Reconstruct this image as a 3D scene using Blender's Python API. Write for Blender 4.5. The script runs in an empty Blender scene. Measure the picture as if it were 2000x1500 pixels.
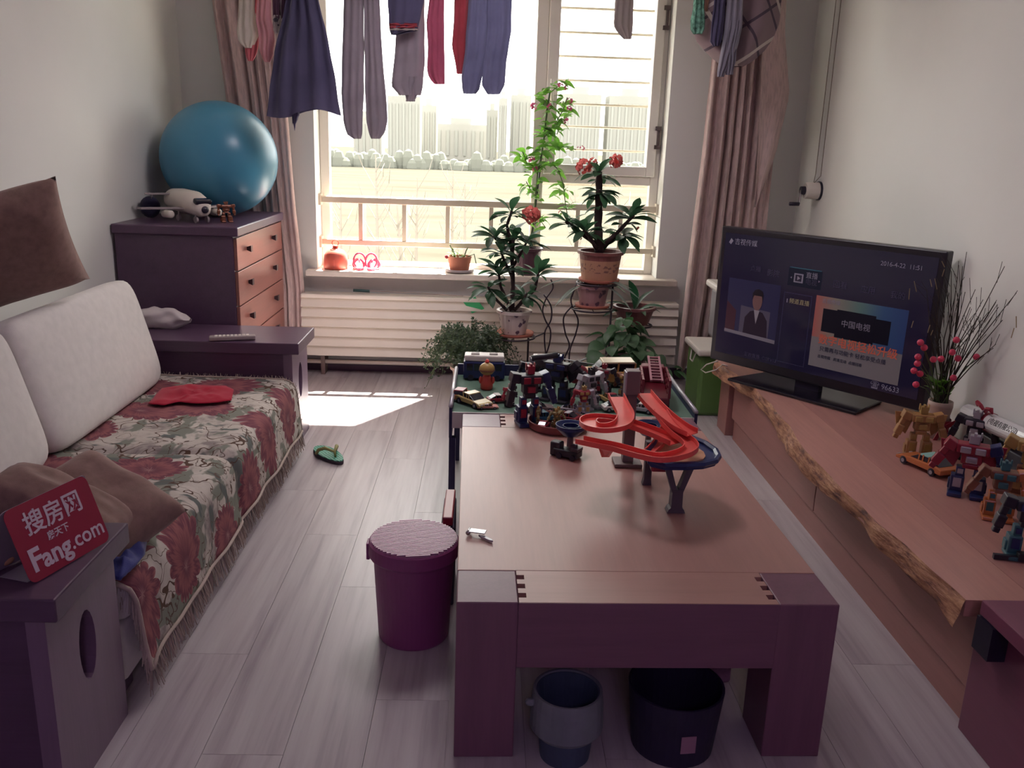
import bpy, bmesh, math, random
from mathutils import Vector, Matrix, Euler, noise
random.seed(7)
scene = bpy.context.scene
COL = scene.collection
PI = math.pi

# ---------------------------------------------------------------- camera
FPX, CAMH = 1717.0, 1.42
YAW, PITCH, ROLL = 0.03202, 0.26814, 0.03420
_f = Vector((math.sin(YAW)*math.cos(PITCH), math.cos(YAW)*math.cos(PITCH), -math.sin(PITCH)))
_r = Vector((math.cos(YAW), -math.sin(YAW), 0)); _u = _r.cross(_f)
CR = math.cos(ROLL)*_r + math.sin(ROLL)*_u
CU = -math.sin(ROLL)*_r + math.cos(ROLL)*_u
cam_data = bpy.data.cameras.new('camera'); cam = bpy.data.objects.new('camera', cam_data); COL.objects.link(cam)
cam_data.sensor_width = 36; cam_data.lens = 36*FPX/2000; cam_data.clip_end = 2000; cam_data.clip_start = 0.02
M = Matrix((CR, CU, -_f)).transposed().to_4x4(); M.translation = (0, 0, CAMH)
cam.matrix_world = M
scene.camera = cam

# ---------------------------------------------------------------- sky, sun, added fill lights, exposure
w = bpy.data.worlds.new('sky'); scene.world = w; w.use_nodes = True
bg = w.node_tree.nodes['Background']; bg.inputs[0].default_value = (1.0, 0.985, 0.965, 1); bg.inputs[1].default_value = 6.0
sd = bpy.data.lights.new('sun', 'SUN'); sun = bpy.data.objects.new('sun', sd); COL.objects.link(sun)
sd.energy = 66; sd.angle = math.radians(0.6); sd.color = (1.0, 0.95, 0.88)
AZ, EL = math.radians(10.7), math.radians(56.1)
sdir = Vector((-math.sin(AZ)*math.cos(EL), -math.cos(AZ)*math.cos(EL), -math.sin(EL)))
sun.rotation_euler = sdir.to_track_quat('-Z', 'Y').to_euler(); sun.location = (3, 9, 9)
ld = bpy.data.lights.new('back_fill_light', 'AREA'); ll = bpy.data.objects.new('back_fill_light', ld); COL.objects.link(ll)
ld.shape = 'DISK'; ld.size = 0.5; ld.energy = 17; ld.color = (0.78, 0.52, 1.0); ll.location = (0.2, -1.6, 2.49)  # added lavender fill from behind the camera, lifts the shaded fronts
ld2 = bpy.data.lights.new('top_fill_light', 'AREA'); ll2 = bpy.data.objects.new('top_fill_light', ld2); COL.objects.link(ll2)
ld2.shape = 'DISK'; ld2.size = 0.62; ld2.energy = 17; ld2.color = (1.0, 0.90, 0.95); ll2.location = (0.0, 3.6, 2.50)  # added overhead fill that brightens the whole interior
vs = scene.view_settings
vs.view_transform = 'Standard'; vs.look = 'None'; vs.gamma = 1; vs.use_curve_mapping = False; vs.exposure = 0.0

# ---------------------------------------------------------------- measuring: photo pixel -> point at a distance
def ray(px, py): return _f + CR*((px-1000)/FPX) - CU*((py-750)/FPX)
def at(px, py, Y): d = ray(px, py); return Vector((0, 0, CAMH)) + d*(Y/d.y)
def atz(px, py, z): d = ray(px, py); return Vector((0, 0, CAMH)) + d*((z-CAMH)/d.z)
def atx(px, py, x): d = ray(px, py); return Vector((0, 0, CAMH)) + d*(x/d.x)

# ---------------------------------------------------------------- materials
def lin(c):
    return tuple(((v/255)/12.92 if v/255 <= 0.04045 else ((v/255+0.055)/1.055)**2.4) for v in c)
MATS = {}
class NT:
    def __init__(s, m): s.t = m.node_tree; s.n = s.t.nodes; s.l = s.t.links; s.b = s.n['Principled BSDF']
    def new(s, kind, **kw):
        n = s.n.new(kind)
        for k, v in kw.items():
            if k[0] == 'i' and k[1:].isdigit(): n.inputs[int(k[1:])].default_value = v
            else: setattr(n, k, v)
        return n
    def link(s, a, b): s.l.new(a, b)
    def math(s, op, a, b=None, c=None):
        n = s.n.new('ShaderNodeMath'); n.operation = op
        for i, v in enumerate((a, b, c)):
            if v is None: continue
            if isinstance(v, (int, float)): n.inputs[i].default_value = v
            else: s.l.new(v, n.inputs[i])
        return n.outputs[0]
    def mix(s, fac, a, b):
        n = s.n.new('ShaderNodeMix'); n.data_type = 'RGBA'
        for i, v in ((0, fac), (6, a), (7, b)):
            if isinstance(v, (int, float)): n.inputs[i].default_value = v
            elif isinstance(v, tuple): n.inputs[i].default_value = (*v, 1) if len(v) == 3 else v
            else: s.l.new(v, n.inputs[i])
        return n.outputs[2]
    def ramp(s, fac, stops):
        n = s.n.new('ShaderNodeValToRGB'); e = n.color_ramp.elements
        while len(e) < len(stops): e.new(0.5)
        for q, (p, c) in zip(e, stops): q.position = p; q.color = (*c, 1) if len(c) == 3 else c
        s.l.new(fac, n.inputs[0]); return n.outputs[0]
    def coord(s, out='Object', scale=(1, 1, 1), rot=(0, 0, 0)):
        c = s.n.new('ShaderNodeTexCoord'); m = s.n.new('ShaderNodeMapping')
        m.inputs['Scale'].default_value = scale; m.inputs['Rotation'].default_value = rot
        s.l.new(c.outputs[out], m.inputs[0]); return m.outputs[0]
    def noise(s, vec, scale=5, detail=3, rough=0.5):
        n = s.n.new('ShaderNodeTexNoise'); n.inputs['Scale'].default_value = scale
        n.inputs['Detail'].default_value = detail; n.inputs['Roughness'].default_value = rough
        if vec is not None: s.l.new(vec, n.inputs['Vector'])
        return n.outputs['Fac']
    def bump(s, h, strength=0.2, dist=0.01):
        n = s.n.new('ShaderNodeBump'); n.inputs['Strength'].default_value = strength; n.inputs['Distance'].default_value = dist
        s.l.new(h, n.inputs['Height']); s.l.new(n.outputs[0], s.b.inputs['Normal'])
def mat(name, c, rough=0.5, spec=0.5, metal=0.0, vary=0.10, vscale=6, bump=0.0, bscale=60, trans=0.0, emit=0.0, stretch=(1, 1, 1), sheen=0.0, coat=0.0, sss=0.0):
    """plain procedural material; c in 0-255 sRGB"""
    if name in MATS: return MATS[name]
    m = bpy.data.materials.new(name); m.use_nodes = True; t = NT(m); b = t.b
    L = lin(c)
    b.inputs['Roughness'].default_value = rough; b.inputs['Specular IOR Level'].default_value = spec
    b.inputs['Metallic'].default_value = metal
    if trans: b.inputs['Transmission Weight'].default_value = trans
    if coat: b.inputs['Coat Weight'].default_value = coat
    if sheen: b.inputs['Sheen Weight'].default_value = sheen
    v = t.coord('Object', stretch)
    n = t.noise(v, vscale, 4)
    dark = tuple(x*(1-vary) for x in L); light = tuple(min(1, x*(1+vary)) for x in L)
    col = t.ramp(n, [(0.3, dark), (0.7, light)])
    t.link(col, b.inputs['Base Color'])
    if bump: t.bump(t.noise(v, bscale, 3), bump, 0.004)
    if emit:
        t.link(col, b.inputs['Emission Color']); b.inputs['Emission Strength'].default_value = emit
    MATS[name] = m; return m
def wood(name, c, rough=0.35, axis=1, contrast=0.25, spec=0.5, coat=0.0):
    if name in MATS: return MATS[name]
    m = bpy.data.materials.new(name); m.use_nodes = True; t = NT(m); b = t.b; L = lin(c)
    sc = [14, 14, 14]; sc[axis] = 0.9
    v = t.coord('Object', tuple(sc))
    n = t.noise(v, 1.6, 5, 0.6)
    n2 = t.noise(t.coord('Object', tuple(x*5 for x in sc)), 2.0, 2)
    f = t.math('ADD', t.math('MULTIPLY', n, 0.7), t.math('MULTIPLY', n2, 0.3))
    col = t.ramp(f, [(0.3, tuple(x*(1-contrast) for x in L)), (0.55, L), (0.75, tuple(min(1, x*(1+contrast*.7)) for x in L))])
    t.link(col, b.inputs['Base Color']); b.inputs['Roughness'].default_value = rough
    b.inputs['Specular IOR Level'].default_value = spec
    if coat: b.inputs['Coat Weight'].default_value = coat; b.inputs['Coat Roughness'].default_value = 0.15
    t.bump(n2, 0.05, 0.002)
    MATS[name] = m; return m
def cloth_mat(name, c, vary=0.12, weave=400, rough=0.9, trans=0.0, vscale=8):
    """woven cloth; trans lets light through (curtains, thin laundry)"""
    if name in MATS: return MATS[name]
    m = bpy.data.materials.new(name); m.use_nodes = True; t = NT(m); b = t.b; L = lin(c)
    v = t.coord('Object'); n = t.noise(v, vscale, 4)
    col = t.ramp(n, [(0.3, tuple(x*(1-vary) for x in L)), (0.7, tuple(min(1, x*(1+vary)) for x in L))])
    t.link(col, b.inputs['Base Color']); b.inputs['Roughness'].default_value = rough
    b.inputs['Specular IOR Level'].default_value = 0.15; b.inputs['Sheen Weight'].default_value = 0.15
    t.bump(t.noise(v, weave, 1), 0.25, 0.002)
    if trans:
        tr = t.new('ShaderNodeBsdfTranslucent'); t.link(col, tr.inputs[0])
        mx = t.new('ShaderNodeMixShader'); mx.inputs[0].default_value = trans
        out = t.n['Material Output']; t.link(b.outputs[0], mx.inputs[1]); t.link(tr.outputs[0], mx.inputs[2]); t.link(mx.outputs[0], out.inputs[0])
    MATS[name] = m; return m

# ---------------------------------------------------------------- mesh building
class MB:
    def __init__(s): s.v = []; s.f = []; s.uv = {}
    def add(s, vs, fs, M=None):
        o = len(s.v)
        s.v += [tuple(M @ Vector(p)) if M is not None else tuple(p) for p in vs]
        s.f += [tuple(i+o for i in q) for q in fs]; return s
    def box(s, x0, x1, y0, y1, z0, z1, M=None):
        return s.add([(x0,y0,z0),(x1,y0,z0),(x1,y1,z0),(x0,y1,z0),(x0,y0,z1),(x1,y0,z1),(x1,y1,z1),(x0,y1,z1)],
                     [(0,3,2,1),(4,5,6,7),(0,1,5,4),(1,2,6,5),(2,3,7,6),(3,0,4,7)], M)
    def cbox(s, c, d, M=None): return s.box(c[0]-d[0]/2, c[0]+d[0]/2, c[1]-d[1]/2, c[1]+d[1]/2, c[2]-d[2]/2, c[2]+d[2]/2, M)
    def prism(s, pts, h0, h1, M=None, axis='z'):
        """polygon pts (2D) extruded from h0 to h1 along axis"""
        n = len(pts)
        def mk(p, h): return (p[0], p[1], h) if axis == 'z' else ((p[0], h, p[1]) if axis == 'y' else (h, p[0], p[1]))
        vs = [mk(p, h0) for p in pts] + [mk(p, h1) for p in pts]
        fs = [tuple(range(n-1, -1, -1)), tuple(range(n, 2*n))] + [(i, (i+1) % n, n+(i+1) % n, n+i) for i in range(n)]
        return s.add(vs, fs, M)
    def lathe(s, prof, n=24, c=(0, 0, 0), cap=True, M=None):
        vs = []; fs = []
        for r, z in prof:
            for k in range(n):
                a = 2*PI*k/n; vs.append((c[0]+r*math.cos(a), c[1]+r*math.sin(a), c[2]+z))
        for i in range(len(prof)-1):
            for k in range(n):
                k2 = (k+1) % n; fs.append((i*n+k, i*n+k2, (i+1)*n+k2, (i+1)*n+k))
        if cap:
            fs.append(tuple(range(n-1, -1, -1))); fs.append(tuple((len(prof)-1)*n+k for k in range(n)))
        return s.add(vs, fs, M)
    def tube(s, path, r, n=8, cap=True, M=None):
        """r number or list"""
        P = [Vector(p) for p in path]; R = r if isinstance(r, (list, tuple)) else [r]*len(P)
        vs = []; fs = []; up = None
        for i, p in enumerate(P):
            t = (P[min(i+1, len(P)-1)] - P[max(i-1, 0)])
            if t.length < 1e-9: t = Vector((0, 0, 1))
            t.normalize()
            if up is None: up = t.orthogonal().normalized()
            up = (up - t*up.dot(t));
            if up.length < 1e-6: up = t.orthogonal()
            up.normalize(); w_ = t.cross(up)
            for k in range(n):
                a = 2*PI*k/n; vs.append(p + (up*math.cos(a) + w_*math.sin(a))*R[i])
        for i in range(len(P)-1):
            for k in range(n):
                k2 = (k+1) % n; fs.append((i*n+k, i*n+k2, (i+1)*n+k2, (i+1)*n+k))
        if cap: fs.append(tuple(range(n-1, -1, -1))); fs.append(tuple((len(P)-1)*n+k for k in range(n)))
        return s.add(vs, fs, M)
    def ball(s, c, r, n=12, m=8, M=None):
        rx, ry, rz = r if isinstance(r, (tuple, list)) else (r, r, r)
        vs = [(c[0], c[1], c[2]-rz)]; fs = []
        for i in range(1, m):
            ph = -PI/2 + PI*i/m
            for k in range(n):
                a = 2*PI*k/n; vs.append((c[0]+rx*math.cos(ph)*math.cos(a), c[1]+ry*math.cos(ph)*math.sin(a), c[2]+rz*math.sin(ph)))
        vs.append((c[0], c[1], c[2]+rz)); top = len(vs)-1
        for k in range(n): fs.append((0, 1+(k+1) % n, 1+k)); fs.append((top, 1+(m-2)*n+k, 1+(m-2)*n+(k+1) % n))
        for i in range(m-2):
            for k in range(n):
                k2 = (k+1) % n; fs.append((1+i*n+k, 1+i*n+k2, 1+(i+1)*n+k2, 1+(i+1)*n+k))
        return s.add(vs, fs, M)
    def grid(s, fn, nu, nv, close_u=False, uv=None):
        """fn(u,v) -> point, u,v in 0..1"""
        o = len(s.v); cu = nu if close_u else nu+1
        for j in range(nv+1):
            for i in range(cu): s.v.append(tuple(fn(i/nu, j/nv)))
        for j in range(nv):
            for i in range(nu):
                i2 = (i+1) % cu if close_u else i+1
                s.f.append((o+j*cu+i, o+j*cu+i2, o+(j+1)*cu+i2, o+(j+1)*cu+i))
                if uv: s.uv[len(s.f)-1] = [uv(i/nu, j/nv), uv((i+1)/nu, j/nv), uv((i+1)/nu, (j+1)/nv), uv(i/nu, (j+1)/nv)]
        return s
    def build(s, name, m, parent=None, bevel=0, smooth=False, world=False, seg=2, solid=0, sub=0):
        me = bpy.data.meshes.new(name); 
        xs = [p[0] for p in s.v]; ys = [p[1] for p in s.v]; zs = [p[2] for p in s.v]
        c = Vector(((min(xs)+max(xs))/2, (min(ys)+max(ys))/2, min(zs)))
        me.from_pydata([(p[0]-c.x, p[1]-c.y, p[2]-c.z) for p in s.v], [], s.f)
        if s.uv:
            L = me.uv_layers.new(name='UVMap')
            for pi, pl in enumerate(me.polygons):
                if pi in s.uv:
                    for k, li in enumerate(pl.loop_indices): L.data[li].uv = s.uv[pi][k]
        bm = bmesh.new(); bm.from_mesh(me); bmesh.ops.recalc_face_normals(bm, faces=bm.faces); bm.to_mesh(me); bm.free()
        for pl in me.polygons: pl.use_smooth = smooth
        o = bpy.data.objects.new(name, me); COL.objects.link(o); o.location = c
        me.materials.append(m)
        if parent is not None:
            o.parent = parent
            if world: o.matrix_parent_inverse = wm(parent).inverted()
        if solid:
            md = o.modifiers.new('s', 'SOLIDIFY'); md.thickness = solid; md.offset = 0
        if bevel:
            md = o.modifiers.new('b', 'BEVEL'); md.width = bevel; md.segments = seg; md.limit_method = 'ANGLE'; md.angle_limit = math.radians(40)
            if smooth is False:
                for pl in me.polygons: pl.use_smooth = False
        if sub:
            md = o.modifiers.new('u', 'SUBSURF'); md.levels = sub; md.render_levels = sub
        return o
def wm(o):
    m = o.matrix_basis.copy()
    if o.parent: m = wm(o.parent) @ o.matrix_parent_inverse @ m
    return m
def tag(o, label=None, cat=None, group=None, kind=None):
    if label: o['label'] = label
    if cat: o['category'] = cat
    if group: o['group'] = group
    if kind: o['kind'] = kind
    return o
def thing(name, loc, rz, label, cat, group=None):
    o = bpy.data.objects.new(name, None); COL.objects.link(o); o.empty_display_size = 0.05
    o.location = loc; o.rotation_euler = (0, 0, rz); return tag(o, label, cat, group)
def copy_mesh(src, name, parent, mtx):
    o = bpy.data.objects.new(name, src.data); COL.objects.link(o); o.parent = parent
    o.matrix_basis = mtx; return o
def copy_tree(o, parent=None):
    c = o.copy(); COL.objects.link(c); c.parent = parent
    for ch in list(o.children): copy_tree(ch, c)
    return c
def structure(name, mb, m, parent=None, **kw):
    o = mb.build(name, m, parent, **kw)
    if parent is None: o['kind'] = 'structure'
    return o
def text(body, size, m, parent, M, name='lettering', bold=0.0, align='CENTER', depth=0.0004, shear=0.0):
    cu = bpy.data.curves.new(name, 'FONT'); cu.body = body; cu.size = size; cu.align_x = align; cu.align_y = 'CENTER'
    cu.extrude = depth; cu.offset = bold; cu.shear = shear; cu.resolution_u = 3
    t = bpy.data.objects.new(name, cu); COL.objects.link(t)
    dg = bpy.context.evaluated_depsgraph_get(); me = bpy.data.meshes.new_from_object(t.evaluated_get(dg))
    bpy.data.objects.remove(t); bpy.data.curves.remove(cu)
    o = bpy.data.objects.new(name, me); COL.objects.link(o); me.materials.clear(); me.materials.append(m)
    o.parent = parent; o.matrix_basis = M; return o

# ---------------------------------------------------------------- common materials
WALL = mat('wall_paint', (226, 226, 222), 0.9, 0.2, vary=0.025, vscale=1.5, bump=0.08, bscale=160)
CEIL = mat('ceiling_paint', (234, 232, 230), 0.9, 0.2, vary=0.02)
UPVC = mat('window_plastic', (226, 220, 212), 0.35, 0.5, vary=0.02)
RADM = mat('radiator_paint', (230, 221, 209), 0.45, 0.5, vary=0.03)
DARKW = wood('dark_wood', (86, 62, 86), 0.32, 0, 0.2)
DARKWY = wood('dark_wood_lengthways', (86, 62, 86), 0.32, 1, 0.2)
DRAWM = wood('drawer_wood', (140, 88, 80), 0.28, 1, 0.2)
BLACK = mat('black_plastic', (34, 28, 48), 0.35, 0.5)
IRON = mat('dark_iron', (56, 44, 54), 0.5, 0.5, metal=0.3)
CHROME = mat('bright_metal', (190, 188, 190), 0.25, 0.5, metal=0.9)
BASEM = mat('baseboard_paint', (84, 64, 82), 0.5, 0.4)
def floor_material():
    m = bpy.data.materials.new('floor_laminate'); m.use_nodes = True; t = NT(m); b = t.b
    oi = t.new('ShaderNodeObjectInfo')
    v = t.coord('Object', (16, 0.8, 1)); add = t.new('ShaderNodeVectorMath', operation='ADD'); t.link(v, add.inputs[0])
    cmb = t.new('ShaderNodeCombineXYZ'); t.link(t.math('MULTIPLY', oi.outputs['Random'], 37.0), cmb.inputs[1]); t.link(cmb.outputs[0], add.inputs[1])
    n = t.noise(add.outputs[0], 1.3, 5, 0.6)
    base = t.ramp(n, [(0.32, lin((160, 148, 154))), (0.5, lin((184, 175, 178))), (0.7, lin((197, 190, 191)))])
    val = t.math('ADD', t.math('MULTIPLY', oi.outputs['Random'], 0.10), 0.93)
    hs = t.new('ShaderNodeHueSaturation'); t.link(base, hs.inputs['Color']); t.link(val, hs.inputs['Value'])
    t.link(hs.outputs[0], b.inputs['Base Color'])
    b.inputs['Roughness'].default_value = 0.34; b.inputs['Specular IOR Level'].default_value = 0.5
    t.bump(t.noise(add.outputs[0], 5, 2), 0.06, 0.002)
    return m
FLOORM = floor_material()

# ---------------------------------------------------------------- the room
XL, XR, YW, YB, ZC = -1.80, 1.86, 5.40, -3.2, 2.62
fl = MB().box(XL-.1, XR+.1, YB, 1.0, -.12, 0).box(XL-.1, XR+.1, 1.0, YW+.05, -.12, -.006)
floor = structure('floor', fl, FLOORM)
PW, PL = 0.192, 1.21
plank = None; k = 0
x = XL
ci = 0
while x < XR-0.001:
    y = 1.0 - [0, .42, .81, .2, .63][ci % 5]
    while y < YW:
        ya, yb = max(y, 1.0), min(y+PL, YW); xa, xb = x, min(x+PW, XR)
        if yb-ya > 0.02:
            MB().box(xa+.0006, xb-.0006, ya+.0006, yb-.0006, -.006, 0).build('plank', FLOORM, floor, world=True)
        y += PL
    x += PW; ci += 1
structure('wall_left', MB().box(XL-.2, XL, YB, YW+.5, 0, ZC), WALL)
structure('wall_right', MB().box(XR, XR+.2, YB, YW+.5, 0, ZC), WALL)
structure('wall_back', MB().box(XL-.2, XR+.2, YB-.2, YB, 0, ZC), WALL)
structure('ceiling', MB().box(XL-.2, XR+.2, YB, YW+.5, ZC, ZC+.15), CEIL)
WX0, WX1, WZ0, WZ1 = -1.042, 1.042, 0.60, 2.44
wl = MB().box(XL, WX0, YW, YW+.5, 0, ZC).box(WX1, XR, YW, YW+.5, 0, ZC).box(WX0, WX1, YW, YW+.5, 0, WZ0).box(WX0, WX1, YW, YW+.5, WZ1, ZC)
structure('wall_window', wl, WALL)
structure('baseboard_window', MB().box(XL, XR, YW-.018, YW, 0, .07), BASEM)
structure('baseboard_left', MB().box(XL, XL+.015, YB, YW-.02, 0, .07), BASEM)
structure('baseboard_right', MB().box(XR-.015, XR, YB, YW-.02, 0, .07), BASEM)
structure('trim_1', MB().box(-1.10, 1.16, 5.315, YW+.19, .602, .637), mat('sill_stone', (226, 216, 205), 0.4, 0.5, vary=0.05, vscale=20), bevel=.006)

# window frame, panes
GL = bpy.data.materials.new('window_glass'); GL.use_nodes = True
t = NT(GL); tr = t.new('ShaderNodeBsdfTransparent'); tr.inputs[0].default_value = (.97, .97, .95, 1)
gls = t.new('ShaderNodeBsdfGlossy'); gls.inputs['Roughness'].default_value = 0.02
lw = t.new('ShaderNodeLayerWeight'); lw.inputs[0].default_value = 0.5
mx = t.new('ShaderNodeMixShader'); t.link(t.math('ADD', t.math('MULTIPLY', t.math('POWER', lw.outputs['Facing'], 4.0), .5), .02), mx.inputs[0]); t.link(tr.outputs[0], mx.inputs[1]); t.link(gls.outputs[0], mx.inputs[2])
t.link(mx.outputs[0], t.n['Material Output'].inputs[0])
yf0, yf1 = 5.565, 5.635
fr = MB().box(WX0, -.985, yf0, yf1, WZ0+.037, WZ1).box(.99, WX1, yf0, yf1, WZ0+.037, WZ1)
fr.box(-.985, .99, yf0, yf1, WZ0+.037, .665).box(-.985, .99, yf0, yf1, 2.39, WZ1)
window = structure('window_1', fr, UPVC, bevel=.005)
MB().box(.255, .325, yf0-.01, yf1, .665, 2.39).build('mullion', UPVC, window, bevel=.006, world=True)
MB().box(.325, .99, yf0-.006, yf1, 1.187, 1.240).build('transom', UPVC, window, bevel=.005, world=True)
sash = MB().box(.325, .392, yf0-.03, yf1-.01, 1.242, 2.38).box(.955, 1.01, yf0-.03, yf1-.01, 1.242, 2.38).box(.392, .955, yf0-.03, yf1-.01, 1.242, 1.30).box(.392, .955, yf0-.03, yf1-.01, 2.32, 2.38)
sash_o = sash.build('casement_sash', UPVC, window, bevel=.006, world=True)
MB().box(.345, .368, yf0-.042, yf0-.03, 1.60, 1.68).build('handle_plate', UPVC, sash_o, bevel=.003, world=True)
MB().tube([(.356, yf0-.042, 1.66), (.356, yf0-.075, 1.665), (.353, yf0-.078, 1.70), (.350, yf0-.078, 1.79)], .009, 8).build('window_handle', UPVC, sash_o, smooth=True, world=True)
for z in (1.42, 2.10):
    MB().tube([(1.018, yf0-.035, z), (1.018, yf0-.035, z+.11)], .007, 8).box(.995, 1.03, yf0-.045, yf0-.028, z-.012, z+.012).box(.995, 1.03, yf0-.045, yf0-.028, z+.098, z+.122).build('hinge', mat('hinge_metal', (96, 84, 84), 0.4, metal=0.7), sash_o, world=True)
for (a, b, c, d) in ((-.985, .255, .665, 2.39), (.325, .99, .665, 1.187), (.392, .955, 1.30, 2.32)):
    MB().box(a, b, 5.595, 5.603, c, d).build('pane', GL, window, world=True)

# inside railing
rail = thing('window_railing', (0, 5.52, .637), 0, 'pale metal guard rail with square balusters across inside of window', 'railing')
RAILM = mat('railing_paint', (206, 196, 178), 0.45, 0.5, vary=0.04)
MB().box(WX0+.004, WX1-.004, 5.50, 5.535, 1.028, 1.066).build('top_rail', RAILM, rail, bevel=.004, world=True)
MB().box(WX0+.004, WX1-.004, 5.503, 5.532, .772, .806).build('bottom_rail', RAILM, rail, bevel=.004, world=True)
k = 0
while -.79+.2675*k < 1.0:
    xb = -.79+.2675*k; k += 1
    MB().box(xb-.0125, xb+.0125, 5.506, 5.530, .806, 1.028).build('baluster', RAILM, rail, world=True)
for sx in (WX0, WX1):
    for z in (.789, 1.047):
        MB().box(min(sx, sx-.014*(1 if sx > 0 else -1)), max(sx, sx-.014*(1 if sx > 0 else -1)), 5.485, 5.55, z-.034, z+.034).build('bracket', RAILM, rail, world=True)
# outside bars in front of the casement
guard = thing('window_guard', (.68, 5.80, 1.187), 0, 'pale outside guard of thin horizontal bars behind the casement', 'window guard')
for py in (-34, 14.5, 62, 109, 156, 202, 246, 291):
    z = at(1088, py, 5.78).z
    MB().tube([(.30, 5.78, z), (1.035, 5.78, z)], .0075, 8).build('bar', RAILM, guard, world=True, smooth=True)
for xx in (.30, 1.03):
    MB().box(xx-.008, xx+.008, 5.772, 5.788, 1.187, 2.42).build('upright', RAILM, guard, world=True)
MB().box(.29, 1.042, 5.765, 5.795, 1.165, 1.187).build('upright', RAILM, guard, world=True)

# radiator of stacked slats
rad = thing('radiator', (0.03, 5.30, .02), 0, 'long cream panel radiator of horizontal slats under the window', 'radiator')
zt, zb = .485, .118
MB().box(-1.12, 1.17, 5.255, 5.36, zt-.006, zt+.018).build('top_cap', RADM, rad, bevel=.006, world=True)
ns = 6; hs = (zt-.006-zb)/ns
for i in range(ns):
    z1 = zt-.006-i*hs; z0 = z1-hs+.006
    MB().prism([(5.252, z0+.004), (5.258, z0), (5.34, z0), (5.34, z1), (5.282, z1), (5.274, z1-.008)], -1.12, 1.17, axis='x').build('slat', RADM, rad, world=True)
MB().tube([(-1.1, 5.30, .078), (1.15, 5.30, .078)], .013, 10).build('pipe', RADM, rad, smooth=True, world=True)
for xx in (-1.0, 1.05):
    MB().box(xx-.012, xx+.012, 5.28, 5.398, .0, zb+.02).build('bracket', mat('bracket_paint', (120, 100, 95), 0.5), rad, world=True)

# exterior
shd = thing('added_shade', (1.3, 7.0, 2.8), 0, 'added unseen panel outside that shades the right side of the window', 'added_shade')  # added unseen panel, cut to give the sun patch its slanted edge
MB().prism([(.24, 2.75), (2.6, 2.75), (2.6, 4.7), (-.32, 4.7)], 7.0, 7.02, axis='y').build('shade_panel', mat('added_shade_face', (190, 180, 165), .9), shd, world=True)
for xx in (.6, 2.4): MB().tube([(xx, 5.9, 2.66), (xx, 7.0, 2.80)], .015).build('arm', mat('added_shade_arm', (180, 176, 170), .5), shd, world=True)
GRD = bpy.data.materials.new('dry_field'); GRD.use_nodes = True; t = NT(GRD)
v = t.coord('Object', (0.02, 0.06, 1)); n1 = t.noise(v, 2.2, 6, 0.62); n2 = t.noise(t.coord('Object', (0.008, 0.05, 1)), 3.0, 3)
f = t.math('ADD', t.math('MULTIPLY', n1, .6), t.math('MULTIPLY', n2, .4))
t.link(t.ramp(f, [(0.38, lin((60, 58, 51))), (0.47, lin((65, 63, 56))), (0.56, lin((68, 66, 59)))]), t.b.inputs['Base Color']); t.b.inputs['Roughness'].default_value = 1; t.b.inputs['Specular IOR Level'].default_value = 0
structure('ground_1', MB().box(-400, 400, 9, 900, -8.6, -8.1), GRD)
# ================================================================ large furniture
def rounded(name, m, parent, x0, x1, y0, y1, z0, z1, r=.04, seg=4, M=None, world=True):
    o = MB().box(x0, x1, y0, y1, z0, z1, M).build(name, m, parent, bevel=r, smooth=True, seg=seg, world=world)
    return o
# ---- coffee table
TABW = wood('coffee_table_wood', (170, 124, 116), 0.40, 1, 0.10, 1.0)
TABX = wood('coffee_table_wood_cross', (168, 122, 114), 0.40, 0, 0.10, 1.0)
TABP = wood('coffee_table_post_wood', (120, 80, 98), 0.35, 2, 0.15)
tab = thing('coffee_table', (-.052, 1.79, 0), math.radians(1.2), 'low reddish wooden coffee table with finger joints at its corners', 'coffee table')
TW, TL, TH = .888, 1.43, .412
pw, pd = .142, .155
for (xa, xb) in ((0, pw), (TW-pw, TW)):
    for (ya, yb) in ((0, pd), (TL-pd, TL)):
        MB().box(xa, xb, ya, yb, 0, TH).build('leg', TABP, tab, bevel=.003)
nt = .018
def strip(y0, y1):
    pts = [(pw+.001, y0)]
    pts = []
    step = (y1-y0)/7
    # castellated ends: three notches either side
    right = []; left = []
    for i in range(7):
        ya, yb = y0+i*step, y0+(i+1)*step
        off = nt if i % 2 else 0.0
        right += [(TW-pw-.001-off, ya), (TW-pw-.001-off, yb)]
        left += [(pw+.001+off, ya), (pw+.001+off, yb)]
    return right + left[::-1]
for (ya, yb) in ((0.0, pd), (TL-pd, TL)):
    MB().prism(strip(ya+.002 if ya == 0 else ya, yb), TH-.04, TH).build('end_board', TABX, tab)
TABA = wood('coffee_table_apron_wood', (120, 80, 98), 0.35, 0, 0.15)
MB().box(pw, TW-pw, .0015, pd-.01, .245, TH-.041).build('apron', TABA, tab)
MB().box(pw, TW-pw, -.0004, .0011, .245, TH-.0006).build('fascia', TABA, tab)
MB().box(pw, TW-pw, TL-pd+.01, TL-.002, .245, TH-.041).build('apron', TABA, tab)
MB().box(0.0, TW, pd+.0015, TL-pd-.0015, TH-.045, TH).build('tabletop', TABW, tab, bevel=.002)
MB().box(pw+.002, TW-pw-.002, .62, TL-pd, .06, TH-.047).build('light_block', TABA, tab)  # added box that blocks light from behind, keeping the underside dark
for xa in (0.012, TW-.042):
    MB().box(xa, xa+.03, pd, TL-pd, .27, TH-.046).build('side_rail', TABW, tab)

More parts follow.
